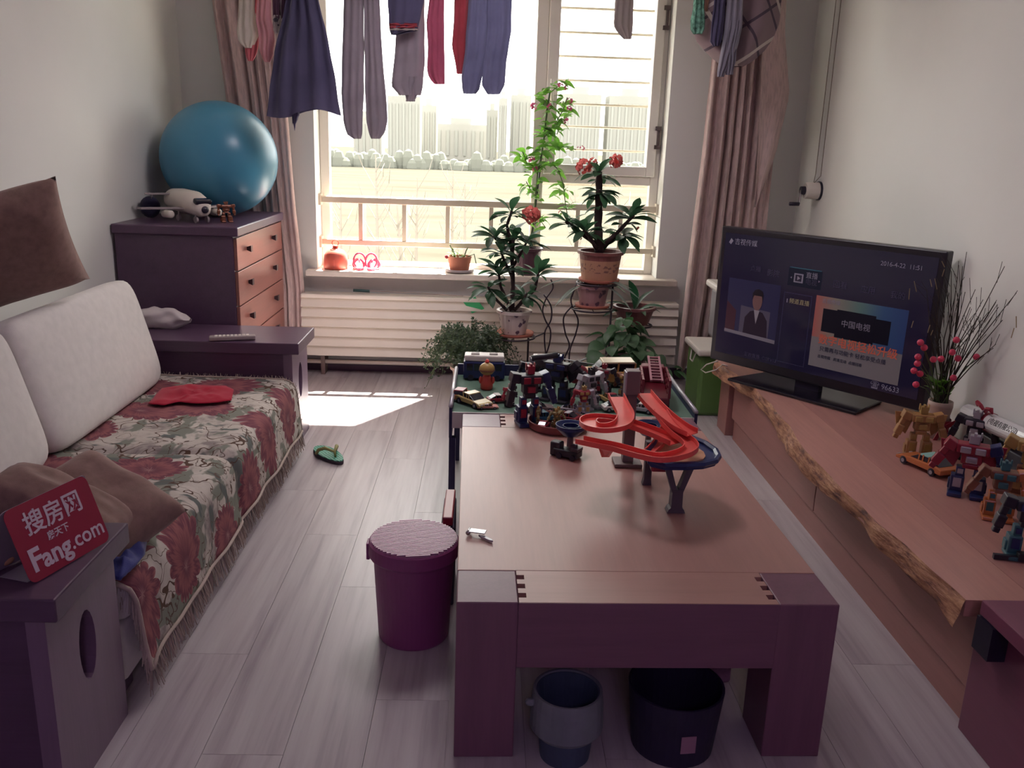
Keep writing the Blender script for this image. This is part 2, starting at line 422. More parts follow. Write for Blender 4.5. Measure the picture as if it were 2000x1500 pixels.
# ---- TV cabinet with live-edge slab
CABW = wood('cabinet_slab_wood', (188, 138, 128), 0.33, 1, 0.16, 0.5)
CABF = wood('cabinet_front_wood', (168, 116, 110), 0.4, 1, 0.12)
BARK = bpy.data.materials.new('live_edge_bark'); BARK.use_nodes = True; t = NT(BARK)
v = t.coord('Object', (6, 2.2, 10)); n1 = t.noise(v, 5, 6, 0.7)
t.link(t.ramp(n1, [(0.34, lin((84, 52, 50))), (0.46, lin((150, 98, 76))), (0.6, lin((186, 136, 104))), (0.75, lin((206, 164, 128)))]), t.b.inputs['Base Color'])
t.b.inputs['Roughness'].default_value = 0.6; t.bump(t.noise(t.coord('Object', (10, 4, 18)), 4, 5), 0.5, 0.01)
cab = thing('tv_cabinet', (1.55, 3.15, 0), 0, 'long low wooden TV cabinet with a live-edge slab top', 'cabinet')
Y0, Y1, ZS = 1.935, 4.43, .362
EK = [(1.8, 1.212), (2.15, 1.197), (2.45, 1.186), (2.71, 1.177), (3.0, 1.188), (3.35, 1.222), (3.7, 1.247), (3.87, 1.249), (4.1, 1.228), (4.285, 1.209), (4.5, 1.200)]
def ex(y):
    for (a, p), (b_, q) in zip(EK, EK[1:]):
        if y <= b_: s_ = (y-a)/(b_-a); s_ = s_*s_*(3-2*s_); return p+(q-p)*s_ + .003*math.sin(y*9.7) + .002*math.sin(y*23)
    return EK[-1][1]
def eb(y): return ex(y) - .010 + .008*math.sin(y*5.2+1) + .005*math.sin(y*13.0) + .003*math.sin(y*31)
N = 90
ys = [Y0+(Y1-Y0)*i/N for i in range(N+1)]
def thk(y): return .068 + .010*math.sin(y*4.4) + .006*math.sin(y*11.3)
MB().prism([(ex(y), y) for y in ys] + [(1.3895, Y1), (1.3895, Y0)], ZS-.045, ZS).build('slab_board', CABW, cab, world=True)
MB().prism([(1.3905, Y1), (1.852, Y1), (1.852, Y0), (1.3905, Y0)], ZS-.045, ZS).build('slab_board', wood('cabinet_slab_wood_rear', (178, 128, 120), 0.33, 1, 0.16, 0.5), cab, world=True)
def edge_fn(u, v):
    y = Y0+(Y1-Y0)*u; a = ex(y)-.0008; b_ = eb(y)
    q = v
    x_ = a + (b_-a)*(q**1.6) - .006*math.sin(q*PI) + .006*noise.noise(Vector((y*9, q*4, 0)))
    return (x_, y, ZS+.0006 - thk(y)*q)
MB().grid(edge_fn, 140, 6).build('live_edge', BARK, cab, smooth=True, world=True)
MB().box(1.274, 1.852, Y0, Y1-.03, .10, ZS-.046).build('carcass', CABF, cab, world=True)
for (ya, yb) in ((Y0+.004, 3.063), (3.069, 4.24)):
    MB().box(1.259, 1.274, ya, yb, .105, .305).build('door', CABF, cab, bevel=.002, world=True)
MB().box(1.268, 1.852, Y0, 4.22, 0, .10).build('plinth', CABF, cab, world=True)
MB().box(1.240, 1.40, 4.27, Y1, 0, ZS-.06).build('end_post', CABF, cab, bevel=.003, world=True)
MB().box(1.70, 1.852, 4.27, Y1, 0, ZS-.06).build('end_post', CABF, cab, bevel=.003, world=True)
# ---- separate block at its near end
blk = thing('side_cabinet', (1.53, 1.4, 0), 0, 'dark red wooden cabinet block at the near end of the TV cabinet', 'cabinet')
BLKM = wood('red_brown_wood', (126, 66, 90), 0.4, 1, 0.12)
MB().box(1.243, 1.852, .95, 1.928, 0, .36).build('body', BLKM, blk, bevel=.003, world=True)
MB().box(1.205, 1.852, .93, 1.870, .362, .40).build('top_board', BLKM, blk, bevel=.003, world=True)
MB().box(1.200, 1.252, 1.80, 1.868, .275, .360).build('slot_shade', BLACK, blk, world=True)  # black block stands in for the shade inside an open gap

# ---- end tables beside the sofa
def end_table(cy, label):
    y0, y1 = cy-.185, cy+.185; x0, x1, zt = -1.775, -.842, .515
    e = thing('end_table', ((x0+x1)/2, cy, 0), 0, label, 'table', 'dark wooden end tables')
    MB().box(x0, x1, y0, y1, zt-.052, zt).build('table_top', DARKW, e, bevel=.004, world=True)
    MB().box(x0+.02, x1-.0755, y0+.03, y0+.05, .02, zt-.053).build('front_panel', DARKW, e, world=True)
    MB().box(x0+.02, x1-.0755, y1-.05, y1-.03, .02, zt-.053).build('back_panel', DARKW, e, world=True)
    # end panel with an oval opening, one at each end
    for xe in (x1-.075, x0+.03):
        n = 20; oval = []; outer = []
        for k in range(n):
            a = 2*PI*k/n; oval.append((cy+.040*math.cos(a), .30+.085*math.sin(a)))
        hw, za, zb2 = .165, 0.0, zt-.053
        def onrect(a):
            c, s = math.cos(a), math.sin(a); zc = (za+zb2)/2; hh = (zb2-za)/2
            k_ = min(hw/abs(c) if abs(c) > 1e-6 else 9, hh/abs(s) if abs(s) > 1e-6 else 9)
            return (cy+c*k_, zc+s*k_)
        angs = [2*PI*k/n for k in range(n)]; outer = [onrect(a) for a in angs]
        for c_ in ((cy-hw, za), (cy+hw, za), (cy+hw, zb2), (cy-hw, zb2)):
            i_ = min(range(n), key=lambda k_: math.dist(outer[k_], c_)); outer[i_] = c_
        mb = MB(); vs = []
        for h in (xe, xe+.04):
            vs += [(h, p[0], p[1]) for p in oval] + [(h, p[0], p[1]) for p in outer]
        fs = []
        for k in range(n):
            k2 = (k+1) % n
            fs += [(k, k2, n+k2, n+k), (2*n+k, 3*n+k, 3*n+k2, 2*n+k2), (k, 2*n+k, 2*n+k2, k2), (n+k, n+k2, 3*n+k2, 3*n+k)]
        # corners of the rectangle
        mb.add(vs, fs); 
        mb.build('end_panel', wood('end_panel_wood', (118, 94, 116), 0.35, 2, 0.15), e, world=True)
    return e
end_far = end_table(4.062, 'dark wooden end table with a remote on it beside the chest of drawers')
end_near = end_table(1.772, 'dark wooden end table in the near corner with the red sign on it')

# ---- chest of drawers
chest = thing('chest_of_drawers', (-1.50, 4.78, 0), 0, 'dark wooden chest of drawers with small square knobs under the blue ball', 'chest of drawers')
CY0, CY1, CX, CT = 4.262, 5.225, -1.225, .985
MB().box(-1.785, CX, CY0+.012, CY1-.012, .05, CT-.045).build('carcass', DARKWY, chest, bevel=.003, world=True)
MB().prism([(CX+.028, CY0), (CX+.028, CY1), (-1.795, CY1), (-1.795, CY0)], CT-.045, CT).build('top_board', DARKWY, chest, bevel=.006, world=True)
MB().box(-1.75, CX-.02, CY0+.03, CY1-.03, 0, .05).build('plinth', DARKWY, chest, world=True)
rows = [.935, .772, .600, .428, .256, .085]
KN = mat('dark_knob', (52, 40, 46), 0.35, 0.5)
for i in range(5):
    z1, z0 = rows[i]-.003, rows[i+1]+.003
    dr = MB().box(CX+.0005, CX+.017, CY0+.018, CY1-.018, z0, z1).build('drawer', DRAWM, chest, bevel=.002, world=True)
    for yk in (CY0+.20, CY1-.24):
        zc = (z0+z1)/2+.01
        MB().add([(CX+.017, yk-.008, zc-.008), (CX+.017, yk+.008, zc-.008), (CX+.017, yk+.008, zc+.008), (CX+.017, yk-.008, zc+.008),
                  (CX+.040, yk-.016, zc-.016), (CX+.040, yk+.016, zc-.016), (CX+.040, yk+.016, zc+.016), (CX+.040, yk-.016, zc+.016)],
                 [(0,3,2,1),(4,5,6,7),(0,1,5,4),(1,2,6,5),(2,3,7,6),(3,0,4,7)]).build('knob', KN, dr, world=True)

# ---- sofa
SOFAM = cloth_mat('sofa_fabric', (217, 211, 208), 0.05, 500, vscale=30)
sofa = thing('sofa', (-1.33, 2.92, 0), 0, 'pale grey fabric sofa with two back cushions against the left wall', 'sofa')
SY0, SY1 = 1.99, 3.865
rounded('base', SOFAM, sofa, -1.77, -.895, SY0, SY1, .05, .215, .02)
for (a, b) in ((SY0+.004, 2.903), (2.907, SY1-.004)):
    rounded('seat_cushion', SOFAM, sofa, -1.66, -.878, a, b, .2155, .335, .035)
for yy in (SY0+.06, SY1-.06):
    for xx in (-1.70, -.95): MB().box(xx-.03, xx+.03, yy-.03, yy+.03, 0, .05).build('leg', DARKW, sofa, world=True)
tilt = math.radians(-13)
for (a, b) in ((1.995, 2.775), (2.785, 3.80)):
    Mx = Matrix.Translation((-1.47, (a+b)/2, .345)) @ Matrix.Rotation(tilt, 4, 'Y')
    hw = (b-a)/2
    def bc(u, v):   # soft box: u around, v up
        a_ = 2*PI*u; ca, sa = math.cos(a_), math.sin(a_)
        n_ = 5.0
        sx = math.copysign(abs(ca)**(2/n_), ca); sy = math.copysign(abs(sa)**(2/7.0), sa)
        zz = v*2-1
        r_ = (1-abs(zz)**6)**(1/5.0) if abs(zz) < 1 else 0
        bul = 1+.12*(1-zz*zz)*(1-sy*sy)
        return Mx @ Vector((sx*.085*r_*bul*(1-.25*v), sy*hw*(.93+.07*r_)*(r_**.25 if r_ > 0 else 0), .235*(zz+1)))
    mb = MB().grid(lambda u, v: bc(u, .5-.5*math.cos(PI*v)), 56, 22, close_u=True)
    mb.build('back_cushion', SOFAM, sofa, smooth=True, world=True)
rounded('back_frame', SOFAM, sofa, -1.785, -1.67, SY0, SY1, .22, .60, .03)

# ---- floral cover thrown over the seat
def floral():
    m = bpy.data.materials.new('floral_cloth'); m.use_nodes = True; t = NT(m); b = t.b
    uv = t.coord('UV')
    # gentle warp
    nz = t.new('ShaderNodeTexNoise'); nz.inputs['Scale'].default_value = 5; t.link(uv, nz.inputs['Vector'])
    sc = t.new('ShaderNodeVectorMath', operation='SCALE'); t.link(nz.outputs['Color'], sc.inputs[0]); sc.inputs['Scale'].default_value = .10
    wv = t.new('ShaderNodeVectorMath', operation='ADD'); t.link(uv, wv.inputs[0]); t.link(sc.outputs[0], wv.inputs[1])
    W = wv.outputs[0]
    base = t.ramp(t.noise(W, 9, 5, .6), [(0.35, lin((140, 130, 128))), (0.46, lin((186, 176, 168))), (0.7, lin((204, 196, 188)))])
    # grey green leaves: stretched noise islands
    def islands(scale, lo, hi, rot):
        mp = t.new('ShaderNodeMapping'); mp.inputs['Scale'].default_value = scale; mp.inputs['Rotation'].default_value = (0, 0, rot); t.link(W, mp.inputs[0])
        n = t.noise(mp.outputs[0], 1.0, 3, .55)
        r = t.new('ShaderNodeMapRange', interpolation_type='SMOOTHSTEP'); t.link(n, r.inputs[0]); r.inputs[1].default_value = lo; r.inputs[2].default_value = hi
        return r.outputs[0]
    c = t.mix(islands((9, 4.5, 1), .52, .56, .6), base, lin((128, 130, 120)))
    c = t.mix(islands((5, 11, 1), .57, .61, .9), c, lin((102, 106, 104)))
    # vine outlines: thin contour of a noise field
    n3 = t.noise(W, 7, 2, .5)
    ln = t.math('ABSOLUTE', t.math('SUBTRACT', n3, .5)); lm = t.math('LESS_THAN', ln, .008)
    c = t.mix(lm, c, lin((92, 72, 62)))
    n4 = t.noise(W, 12, 2, .5); ln4 = t.math('ABSOLUTE', t.math('SUBTRACT', n4, .47)); c = t.mix(t.math('LESS_THAN', ln4, .008), c, lin((104, 88, 80)))
    # blooms: petals round each cell centre
    def blooms(scale, R, npet, col1, col2, col3, rnd, thr):
        vo = t.new('ShaderNodeTexVoronoi'); vo.voronoi_dimensions = '2D'; vo.inputs['Scale'].default_value = scale; vo.inputs['Randomness'].default_value = rnd
        t.link(W, vo.inputs['Vector'])
        sep = t.new('ShaderNodeSeparateXYZ'); 
        d = t.new('ShaderNodeVectorMath', operation='SUBTRACT'); t.link(W, d.inputs[0]); t.link(vo.outputs['Position'], d.inputs[1]); t.link(d.outputs[0], sep.inputs[0])
        dx = sep.outputs[0]; dy = t.math('MULTIPLY', sep.outputs[1], 1.25)
        ang = t.math('ARCTAN2', dy, dx); rad = t.math('SQRT', t.math('ADD', t.math('MULTIPLY', dx, dx), t.math('MULTIPLY', dy, dy)))
        s3 = t.new('ShaderNodeSeparateColor'); t.link(vo.outputs['Color'], s3.inputs[0])
        ang2 = t.math('ADD', ang, t.math('MULTIPLY', s3.outputs[0], 6.3))
        lobe = t.math('ABSOLUTE', t.math('SINE', t.math('MULTIPLY', ang2, npet/2)))
        skew = t.math('ADD', 1.0, t.math('MULTIPLY', t.math('COSINE', ang2), .35))
        rr = t.math('MULTIPLY', t.math('MULTIPLY', t.math('ADD', .74, t.math('MULTIPLY', t.math('POWER', lobe, .6), .26)), R), skew)
        q = t.math('DIVIDE', rad, rr)
        mask = t.math('MULTIPLY', t.math('LESS_THAN', q, 1.0), t.math('GREATER_THAN', s3.outputs[1], thr))
        streak = t.noise(None, 1, 2)
        sn = t.n[-1]
        cmb = t.new('ShaderNodeCombineXYZ'); t.link(t.math('MULTIPLY', ang2, 5.0), cmb.inputs[0]); t.link(t.math('MULTIPLY', rad, 6.0), cmb.inputs[1]); t.link(cmb.outputs[0], sn.inputs['Vector'])
        sn.inputs['Scale'].default_value = 2.2
        pc = t.ramp(t.math('ADD', t.math('MULTIPLY', q, .55), t.math('MULTIPLY', streak, .45)), [(0.16, lin(col3)), (0.30, lin(col2)), (0.55, lin(col1)), (0.68, lin(col2)), (0.80, lin(col1)), (0.93, lin(col3))])
        return mask, pc
    mk, pc = blooms(3.0, .15, 15, (150, 96, 98), (110, 64, 78), (190, 152, 148), .55, .10)
    c = t.mix(mk, c, pc)
    mk, pc = blooms(6.1, .050, 9, (206, 198, 190), (178, 168, 158), (146, 130, 118), .9, .45)
    # pale blooms only where there is no red one
    t.link(c, b.inputs['Base Color'])
    b.inputs['Roughness'].default_value = .9; b.inputs['Specular IOR Level'].default_value = .1
    t.bump(t.noise(uv, 700, 1), .2, .001)
    return m
FLOR = floral()
cover = thing('floral_throw', (-1.15, 2.92, .10), 0, 'fringed floral throw with red blooms spread over the sofa seat', 'throw')
CVY0, CVY1 = 2.005, 3.872
prof = [(-1.47, .352), (-1.2, .349), (-.98, .348), (-.905, .345), (-.872, .328), (-.858, .295), (-.853, .25), (-.848, .18), (-.840, .105)]
def pl_at(s):
    L = [0]
    for a, b_ in zip(prof, prof[1:]): L.append(L[-1]+math.dist(a, b_))
    d = s*L[-1]
    for i in range(len(prof)-1):
        if d <= L[i+1] or i == len(prof)-2:
            k_ = (d-L[i])/(L[i+1]-L[i]); return (prof[i][0]+(prof[i+1][0]-prof[i][0])*k_, prof[i][1]+(prof[i+1][1]-prof[i][1])*k_), L[-1]
PLEN = pl_at(0)[1]
def cover_fn(u, v):
    (x_, z_), _ = pl_at(u); y = CVY0+(CVY1-CVY0)*v
    crease = math.exp(-((y-2.905)/.022)**2)
    rnd = .012*noise.noise(Vector((x_*5, y*4, 1.3)))
    z_ += rnd*.7*(1 if z_ > .3 else .3) - .022*crease*(1 if z_ > .33 else .4)
    x_ += (.010*noise.noise(Vector((y*6, z_*5, 4)))+.004*math.sin(y*17)) * (1-min(1, max(0, (z_-.1)/.24))) - .012*crease*(0 if z_ > .34 else 1)
    e = max(0, (CVY0+.05-y)/.05); z_ -= .02*e*e
    return (x_, y, z_)
cv = MB().grid(cover_fn, 46, 150, uv=lambda u, v: (u*PLEN, v*(CVY1-CVY0)))
cv.build('cloth', FLOR, cover, smooth=True, world=True, solid=.004)
FRG = cloth_mat('fringe_thread', (176, 160, 150), 0.15, 300)
cord = MB().tube([Vector(cover_fn(1, i/120)) + Vector((.003, 0, 0)) for i in range(121)], .006, 6)
cord.build('hem_cord', FRG, cover, smooth=True, world=True)
cord = MB().tube([Vector(cover_fn(.42+.58*i/40, 0)) + Vector((0, -.004, 0)) for i in range(41)], .007, 6); cord.build('hem_cord', FRG, cover, smooth=True, world=True)
cord = MB().tube([Vector(cover_fn(i/40, 1)) + Vector((0, .003, .003)) for i in range(41)], .005, 6); cord.build('hem_cord', FRG, cover, smooth=True, world=True)
fr_ = MB(); rng = random.Random(3)
def strand(p, q):
    d = (Vector(q)-Vector(p)); sd_ = Vector((rng.uniform(-1, 1), rng.uniform(-1, 1), 0)).normalized()*.0013
    m_ = Vector(p)+d*.5+Vector((rng.uniform(-.004, .004), rng.uniform(-.006, .006), 0))
    fr_.add([Vector(p)-sd_, Vector(p)+sd_, m_+sd_, m_-sd_, Vector(q)+sd_, Vector(q)-sd_], [(0, 1, 2, 3), (3, 2, 4, 5)])
for i in range(700):
    v_ = (i+rng.random())/700; p = Vector(cover_fn(1, v_)); strand(p, p+Vector((.004+rng.uniform(0, .016), rng.uniform(-.012, .012), -rng.uniform(.05, .075))))
for i in range(150):
    u_ = .40+.6*(i+rng.random())/150; p = Vector(cover_fn(u_, 0)); strand(p+Vector((0, -.005, 0)), p+Vector((rng.uniform(-.006, .006), -.008-rng.uniform(0, .01), -rng.uniform(.05, .08))))
for i in range(200):
    u_ = (i+rng.random())/200; p = Vector(cover_fn(u_, 1)); strand(p, p+Vector((rng.uniform(-.01, .01), rng.uniform(.0, .006), rng.uniform(.005, .022))))
o = fr_.build('fringe', FRG, cover, world=True); o['kind'] = 'stuff'

# ---- scatter cushions
PILM = cloth_mat('brown_cushion_fabric', (140, 112, 104), 0.14, 600, vscale=40)
def pillow(name, M, w, h, th, label, m=PILM, sag=0.0, group='brown scatter cushions', seed=1):
    def top(sgn):
        def fn(u, v):
            a, b_ = u*2-1, v*2-1
            r_ = max(0, (1-a**4)*(1-b_**4))**.55
            pin = 1-.07*(1-min(1, abs(a))**2)*abs(b_)**2 ; pin2 = 1-.07*(1-min(1, abs(b_))**2)*abs(a)**2
            wr = .012*noise.noise(Vector((a*2.1+seed, b_*2.3, sgn)))*r_
            return M @ Vector((a*w/2*pin2, b_*h/2*pin, sgn*th/2*r_ + wr + sag*(a*a-.5)))
        return fn
    mb = MB().grid(top(1), 26, 26); mb.grid(top(-1), 26, 26)
    o = mb.build(name, m, None, smooth=True)
    bm = bmesh.new(); bm.from_mesh(o.data); bmesh.ops.remove_doubles(bm, verts=bm.verts, dist=.0004); bmesh.ops.recalc_face_normals(bm, faces=bm.faces); bm.to_mesh(o.data); bm.free()
    return tag(o, label, 'cushion', group)

# ---- exercise ball
bl = MB().ball((0, 0, 0), (.303, .303, .298), 64, 40).build('exercise_ball', mat('blue_ball_vinyl', (66, 134, 164), 0.33, 0.55, vary=0.04), None, smooth=True)
bl.location = (-1.452, 4.90, CT+.0); bl.location.z = CT
tag(bl, 'large blue exercise ball on top of the chest of drawers', 'ball')

# ---- television
TLp, ang = Vector((1.139, 4.262, 0)), math.atan2(-.85, .664)
tv = thing('television', (1.139+.332, 4.262-.425, ZS+.0008), ang, 'black flat television on a wide stand showing a news menu', 'television')
TVW, TVH, tb = 1.085, .655, .048     # local: x width, -y faces the room
SCRM = mat('screen_black', (22, 18, 36), 0.12, 0.5, vary=0.0, emit=.6)
MB().box(-TVW/2, TVW/2, -.02, .035, tb, tb+TVH).build('casing', mat('tv_bezel', (30, 25, 36), 0.3, 0.5), tv, bevel=.006)
MB().box(-.30, .30, .035, .07, tb+.10, tb+TVH-.15).build('back_bulge', BLACK, tv, bevel=.01)
scr = MB().box(-TVW/2+.028, TVW/2-.028, -.0225, -.0195, tb+.045, tb+TVH-.028).build('screen', SCRM, tv)
MB().box(-.06, .06, -.005, .03, .012, tb).build('neck', BLACK, tv)
MB().prism([(-.33, -.15), (.33, -.15), (.30, .12), (-.30, .12)], .0, .014).build('stand_base', mat('stand_gloss', (22, 19, 32), 0.15, 0.6), tv, bevel=.004)
# ================================================================ curtains and laundry
def lerp_rows(rows, v):
    """rows of (key, a, b) sorted by key; v 0..1 over the key range"""
    k = rows[0][0] + (rows[-1][0]-rows[0][0])*v
    for r0, r1 in zip(rows, rows[1:]):
        if k <= r1[0] or r1 is rows[-1]:
            q = (k-r0[0])/(r1[0]-r0[0]); return k, r0[1]+(r1[1]-r0[1])*q, r0[2]+(r1[2]-r0[2])*q
def curtain_mat():
    m = bpy.data.materials.new('curtain_damask'); m.use_nodes = True; t = NT(m); b = t.b
    uv = t.coord('UV', (1, 1, 1)); L = lin((206, 180, 176))
    w1 = t.noise(t.coord('UV', (9, 4, 1)), 3, 5, .6)
    col = t.ramp(w1, [(.42, tuple(x*.86 for x in L)), (.5, L), (.62, tuple(x*1.08 for x in L))])
    t.link(col, b.inputs['Base Color']); b.inputs['Roughness'].default_value = .8; b.inputs['Sheen Weight'].default_value = .2
    tr = t.new('ShaderNodeBsdfTranslucent'); t.link(col, tr.inputs[0]); mx = t.new('ShaderNodeMixShader'); mx.inputs[0].default_value = .12
    t.link(b.outputs[0], mx.inputs[1]); t.link(tr.outputs[0], mx.inputs[2]); t.link(mx.outputs[0], t.n['Material Output'].inputs[0])
    return m
CURT = curtain_mat()
def curtain(label, rows, Y, nf, amp, ph):
    c0 = at(rows[-1][1], rows[-1][0], Y)
    cu = thing('curtain', (c0.x, Y, max(.02, c0.z)), 0, label, 'curtain', 'long beige curtains')
    def fn(u, v):
        k, a, b_ = lerp_rows(rows, v)
        p = at(a+(b_-a)*u, k, Y)
        uu = u + .04*math.sin(u*9+ph)
        dy = amp*math.sin(2*PI*nf*uu+ph)*(.75+.25*math.sin(5*u)) + amp*.35*math.sin(2*PI*nf*2.3*uu+1.3*ph+2*v)
        dz = .018*math.sin(2*PI*nf*u)*v**8
        return (p.x, Y+dy, p.z+dz)
    MB().grid(fn, 110, 40, uv=lambda u, v: (u*1.6, v*2.5)).build('cloth', CURT, cu, smooth=True, world=True, solid=.003)
    return cu
cl = curtain('beige damask curtain at the left of the window behind the blue ball', [(-165, 408, 535), (0, 412, 540), (230, 446, 562), (400, 470, 576), (560, 485, 594), (745, 495, 598)], 5.295, 6, .028, .6)
cr_ = curtain('beige damask curtain at the right of the window behind the television', [(-165, 1420, 1535), (130, 1388, 1525), (300, 1371, 1512), (450, 1352, 1497), (580, 1337, 1480), (722, 1322, 1440)], 5.17, 7, .032, 2.2)
def flap(u, v):
    k, a, b_ = lerp_rows([(-165, 1498, 1548), (60, 1490, 1536), (185, 1486, 1545), (300, 1480, 1518), (405, 1474, 1478)], v)
    p = at(a+(b_-a)*u, k, 5.09); return (p.x, 5.09+.012*math.sin(u*7)+.02*u, p.z)
MB().grid(flap, 20, 30, uv=lambda u, v: (u*.5, v*1.5)).build('folded_edge', CURT, cr_, smooth=True, world=True, solid=.003)
crod = thing('curtain_rod', (0, 5.17, 2.50), 0, 'metal curtain rod above the window', 'curtain rod')
MB().tube([(-1.72, 5.17, 2.545), (1.80, 5.17, 2.545)], .014, 10).build('rod', CHROME, crod, world=True, smooth=True)
for xx in (-1.45, 0.0, 1.5): MB().box(xx-.012, xx+.012, 5.16, 5.40, 2.54, 2.575).build('bracket', CHROME, crod, world=True)

ZPOLE = at(900, -100, 4.62).z
rack = thing('drying_rack', (0, 4.75, ZPOLE), 0, 'ceiling-hung laundry rack of two metal poles above the window side', 'drying rack')
for yy in (4.62, 4.97):
    MB().tube([(-1.45, yy, ZPOLE), (1.55, yy, ZPOLE)], .011, 10).build('pole', CHROME, rack, world=True, smooth=True)
for xx in (-1.1, 1.2):
    MB().tube([(xx, 4.62, ZPOLE), (xx, 4.795, ZC), (xx, 4.97, ZPOLE)], .002, 5).build('cord', CHROME, rack, world=True)
def sleeve(name, m, parent, rows, Y, d=.018, fold=.35, nf=3, seed=0, hem=0.0, solidcap=True):
    """closed flattened tube of cloth; rows of (py, left px, right px)"""
    def fn(u, v):
        k, a, b_ = lerp_rows(rows, v)
        th = 2*PI*u; q = .5+.5*math.cos(th)
        p = at(b_+(a-b_)*(1-q), k, Y)
        w_ = abs(b_-a)/1717*Y
        dd = min(d, w_*.35)
        y = Y + dd*math.sin(th)*(1+.25*noise.noise(Vector((q*3, v*3, seed)))) + dd*fold*math.sin(2*PI*nf*q+seed+v*2.2) + dd*.5*noise.noise(Vector((q*2+seed, v*4, 2)))
        z = p.z + hem*math.sin(PI*2*q+seed)*v**10
        return (p.x + .004*noise.noise(Vector((q*2, v*6, seed+5))), y, z)
    o = MB().grid(fn, 40, max(16, int(abs(rows[-1][0]-rows[0][0])/8)), close_u=True).build(name, m, parent, smooth=True, world=True)
    return o
def garment(name, label, cat, Y, m, pieces, group=None, **kw):
    r = pieces[0][1][0]; p = at((r[1]+r[2])/2, r[0], Y)
    root = thing(name, (p.x, Y, p.z), 0, label, cat, group)
    for i, (pn, rows) in enumerate(pieces): sleeve(pn, m, root, rows, Y, seed=i*2.7+len(name), **kw)
    return root
NAVY = cloth_mat('navy_cloth', (84, 80, 108), .12, 300, trans=.12); NAVY2 = cloth_mat('blue_grey_cloth', (110, 110, 142), .15, 300, trans=.25)
GREY = cloth_mat('grey_cloth', (158, 148, 158), .12, 300, trans=.32); MARO = cloth_mat('maroon_cloth', (176, 92, 118), .12, 300, trans=.35)
PINK = cloth_mat('pink_cloth', (206, 150, 156), .1, 300, trans=.15); CREAM = cloth_mat('cream_cloth', (204, 194, 182), .08, 300, trans=.1)
REDC = cloth_mat('red_cloth', (164, 66, 78), .12, 300, trans=.2); LGREY = cloth_mat('light_grey_cloth', (170, 158, 156), .08, 300, trans=.2)
A = 4.62
garment('cream_garment', 'cream baby garment hanging leftmost on the laundry rack', 'clothing', A, CREAM, [('cloth', [(-100, 470, 500), (0, 466, 498), (48, 463, 500), (62, 462, 507), (82, 466, 500), (94, 480, 492)])])
garment('pink_sock', 'pale pink sock hanging beside the cream garment', 'sock', A-.02, PINK, [('knit', [(-100, 505, 528), (0, 503, 529), (40, 500, 531), (62, 505, 536), (80, 506, 538), (95, 507, 535), (110, 511, 534), (121, 517, 528)])], 'pink socks')
garment('pink_sock', 'deeper pink sock toe peeking below the cream garment', 'sock', A+.02, cloth_mat('deep_pink_cloth', (196, 104, 112), .1, 300), [('knit', [(-100, 490, 504), (40, 488, 505), (70, 486, 507), (90, 479, 505), (108, 480, 501), (119, 485, 494)])], 'pink socks')
ms = garment('maroon_socks', 'pair of maroon socks with white animal-face toes on the rack', 'socks', A-.01, cloth_mat('dark_maroon_cloth', (100, 72, 92), .1, 300), [('knit', [(-100, 533, 547), (30, 532, 549), (45, 533, 549)]), ('knit', [(-100, 549, 563), (30, 550, 566), (50, 551, 566)])])
WH = cloth_mat('white_knit', (196, 186, 184), .06, 300)
for (a, b_, c, d) in ((533, 548, 30, 66), (550, 568, 36, 68)):
    tp = sleeve('toe', WH, ms, [(c, a, b_), (c+16, a-1, b_+1), (d-4, a+1, b_), (d, a+3, b_-3)], A-.015, d=.016)
    p = at((a+b_)/2+3, (c+d)/2+1, A-.037); MB().ball(p, .005, 8, 6).build('eye_spot', BLACK, tp, smooth=True, world=True)
    p = at((a+b_)/2-2, c+9, A-.034); MB().ball(p, (.012, .004, .011), 10, 6).build('ear_patch', BLACK, tp, smooth=True, world=True)
garment('navy_skirt', 'wide dark navy skirt hanging in front of the left curtain', 'skirt', A-.06, NAVY, [('cloth', [(-100, 577, 612), (0, 560, 622), (50, 550, 636), (100, 538, 646), (150, 531, 655), (195, 526, 662), (222, 521, 667)]), ('hanging_tie', [(195, 566, 586), (225, 570, 584), (248, 572, 576)])], d=.05, hem=.02, nf=4)
garment('grey_trousers', 'long grey trousers hanging with both legs in front of the window', 'trousers', A, GREY, [('trouser_leg', [(-100, 669, 708), (0, 671, 710), (100, 668, 711), (180, 666, 710), (240, 671, 708), (262, 677, 707), (271, 690, 705)]), ('trouser_leg', [(-100, 708, 738), (0, 710, 741), (100, 712, 747), (180, 713, 753), (235, 715, 758), (258, 720, 753), (271, 725, 742)])])
garment('grey_trousers', 'shorter grey trousers hanging behind the navy shorts', 'trousers', A+.05, GREY, [('trouser_leg', [(-100, 790, 830), (60, 774, 829), (120, 769, 829), (168, 764, 826), (186, 780, 822)]), ('cuff', [(150, 786, 822), (180, 791, 816), (198, 793, 811)])])
sh = garment('navy_shorts', 'navy shorts with a red and white hem stripe on the rack', 'shorts', A-.02, NAVY, [('cloth', [(-100, 757, 830), (0, 757, 828), (40, 759, 820), (60, 761, 816), (68, 764, 778)])])
sleeve('hem_stripe', REDC, sh, [(46, 760, 817), (56, 760, 816)], A-.024, d=.022)
sleeve('hem_stripe', WH, sh, [(56.5, 761, 816), (60, 761, 815)], A-.025, d=.022)
garment('maroon_leggings', 'narrow maroon leggings hanging against the bright window', 'leggings', A, MARO, [('leg', [(-100, 838, 866), (0, 838, 868), (45, 833, 867), (90, 836, 868), (135, 834, 869), (152, 838, 869), (164, 848, 869)])])
garment('red_sleeve_top', 'dark red top with one sleeve showing beside the navy trousers', 'clothing', A+.03, REDC, [('sleeve', [(-100, 889, 920), (0, 888, 916), (90, 883, 914), (122, 888, 912), (144, 892, 906)])])
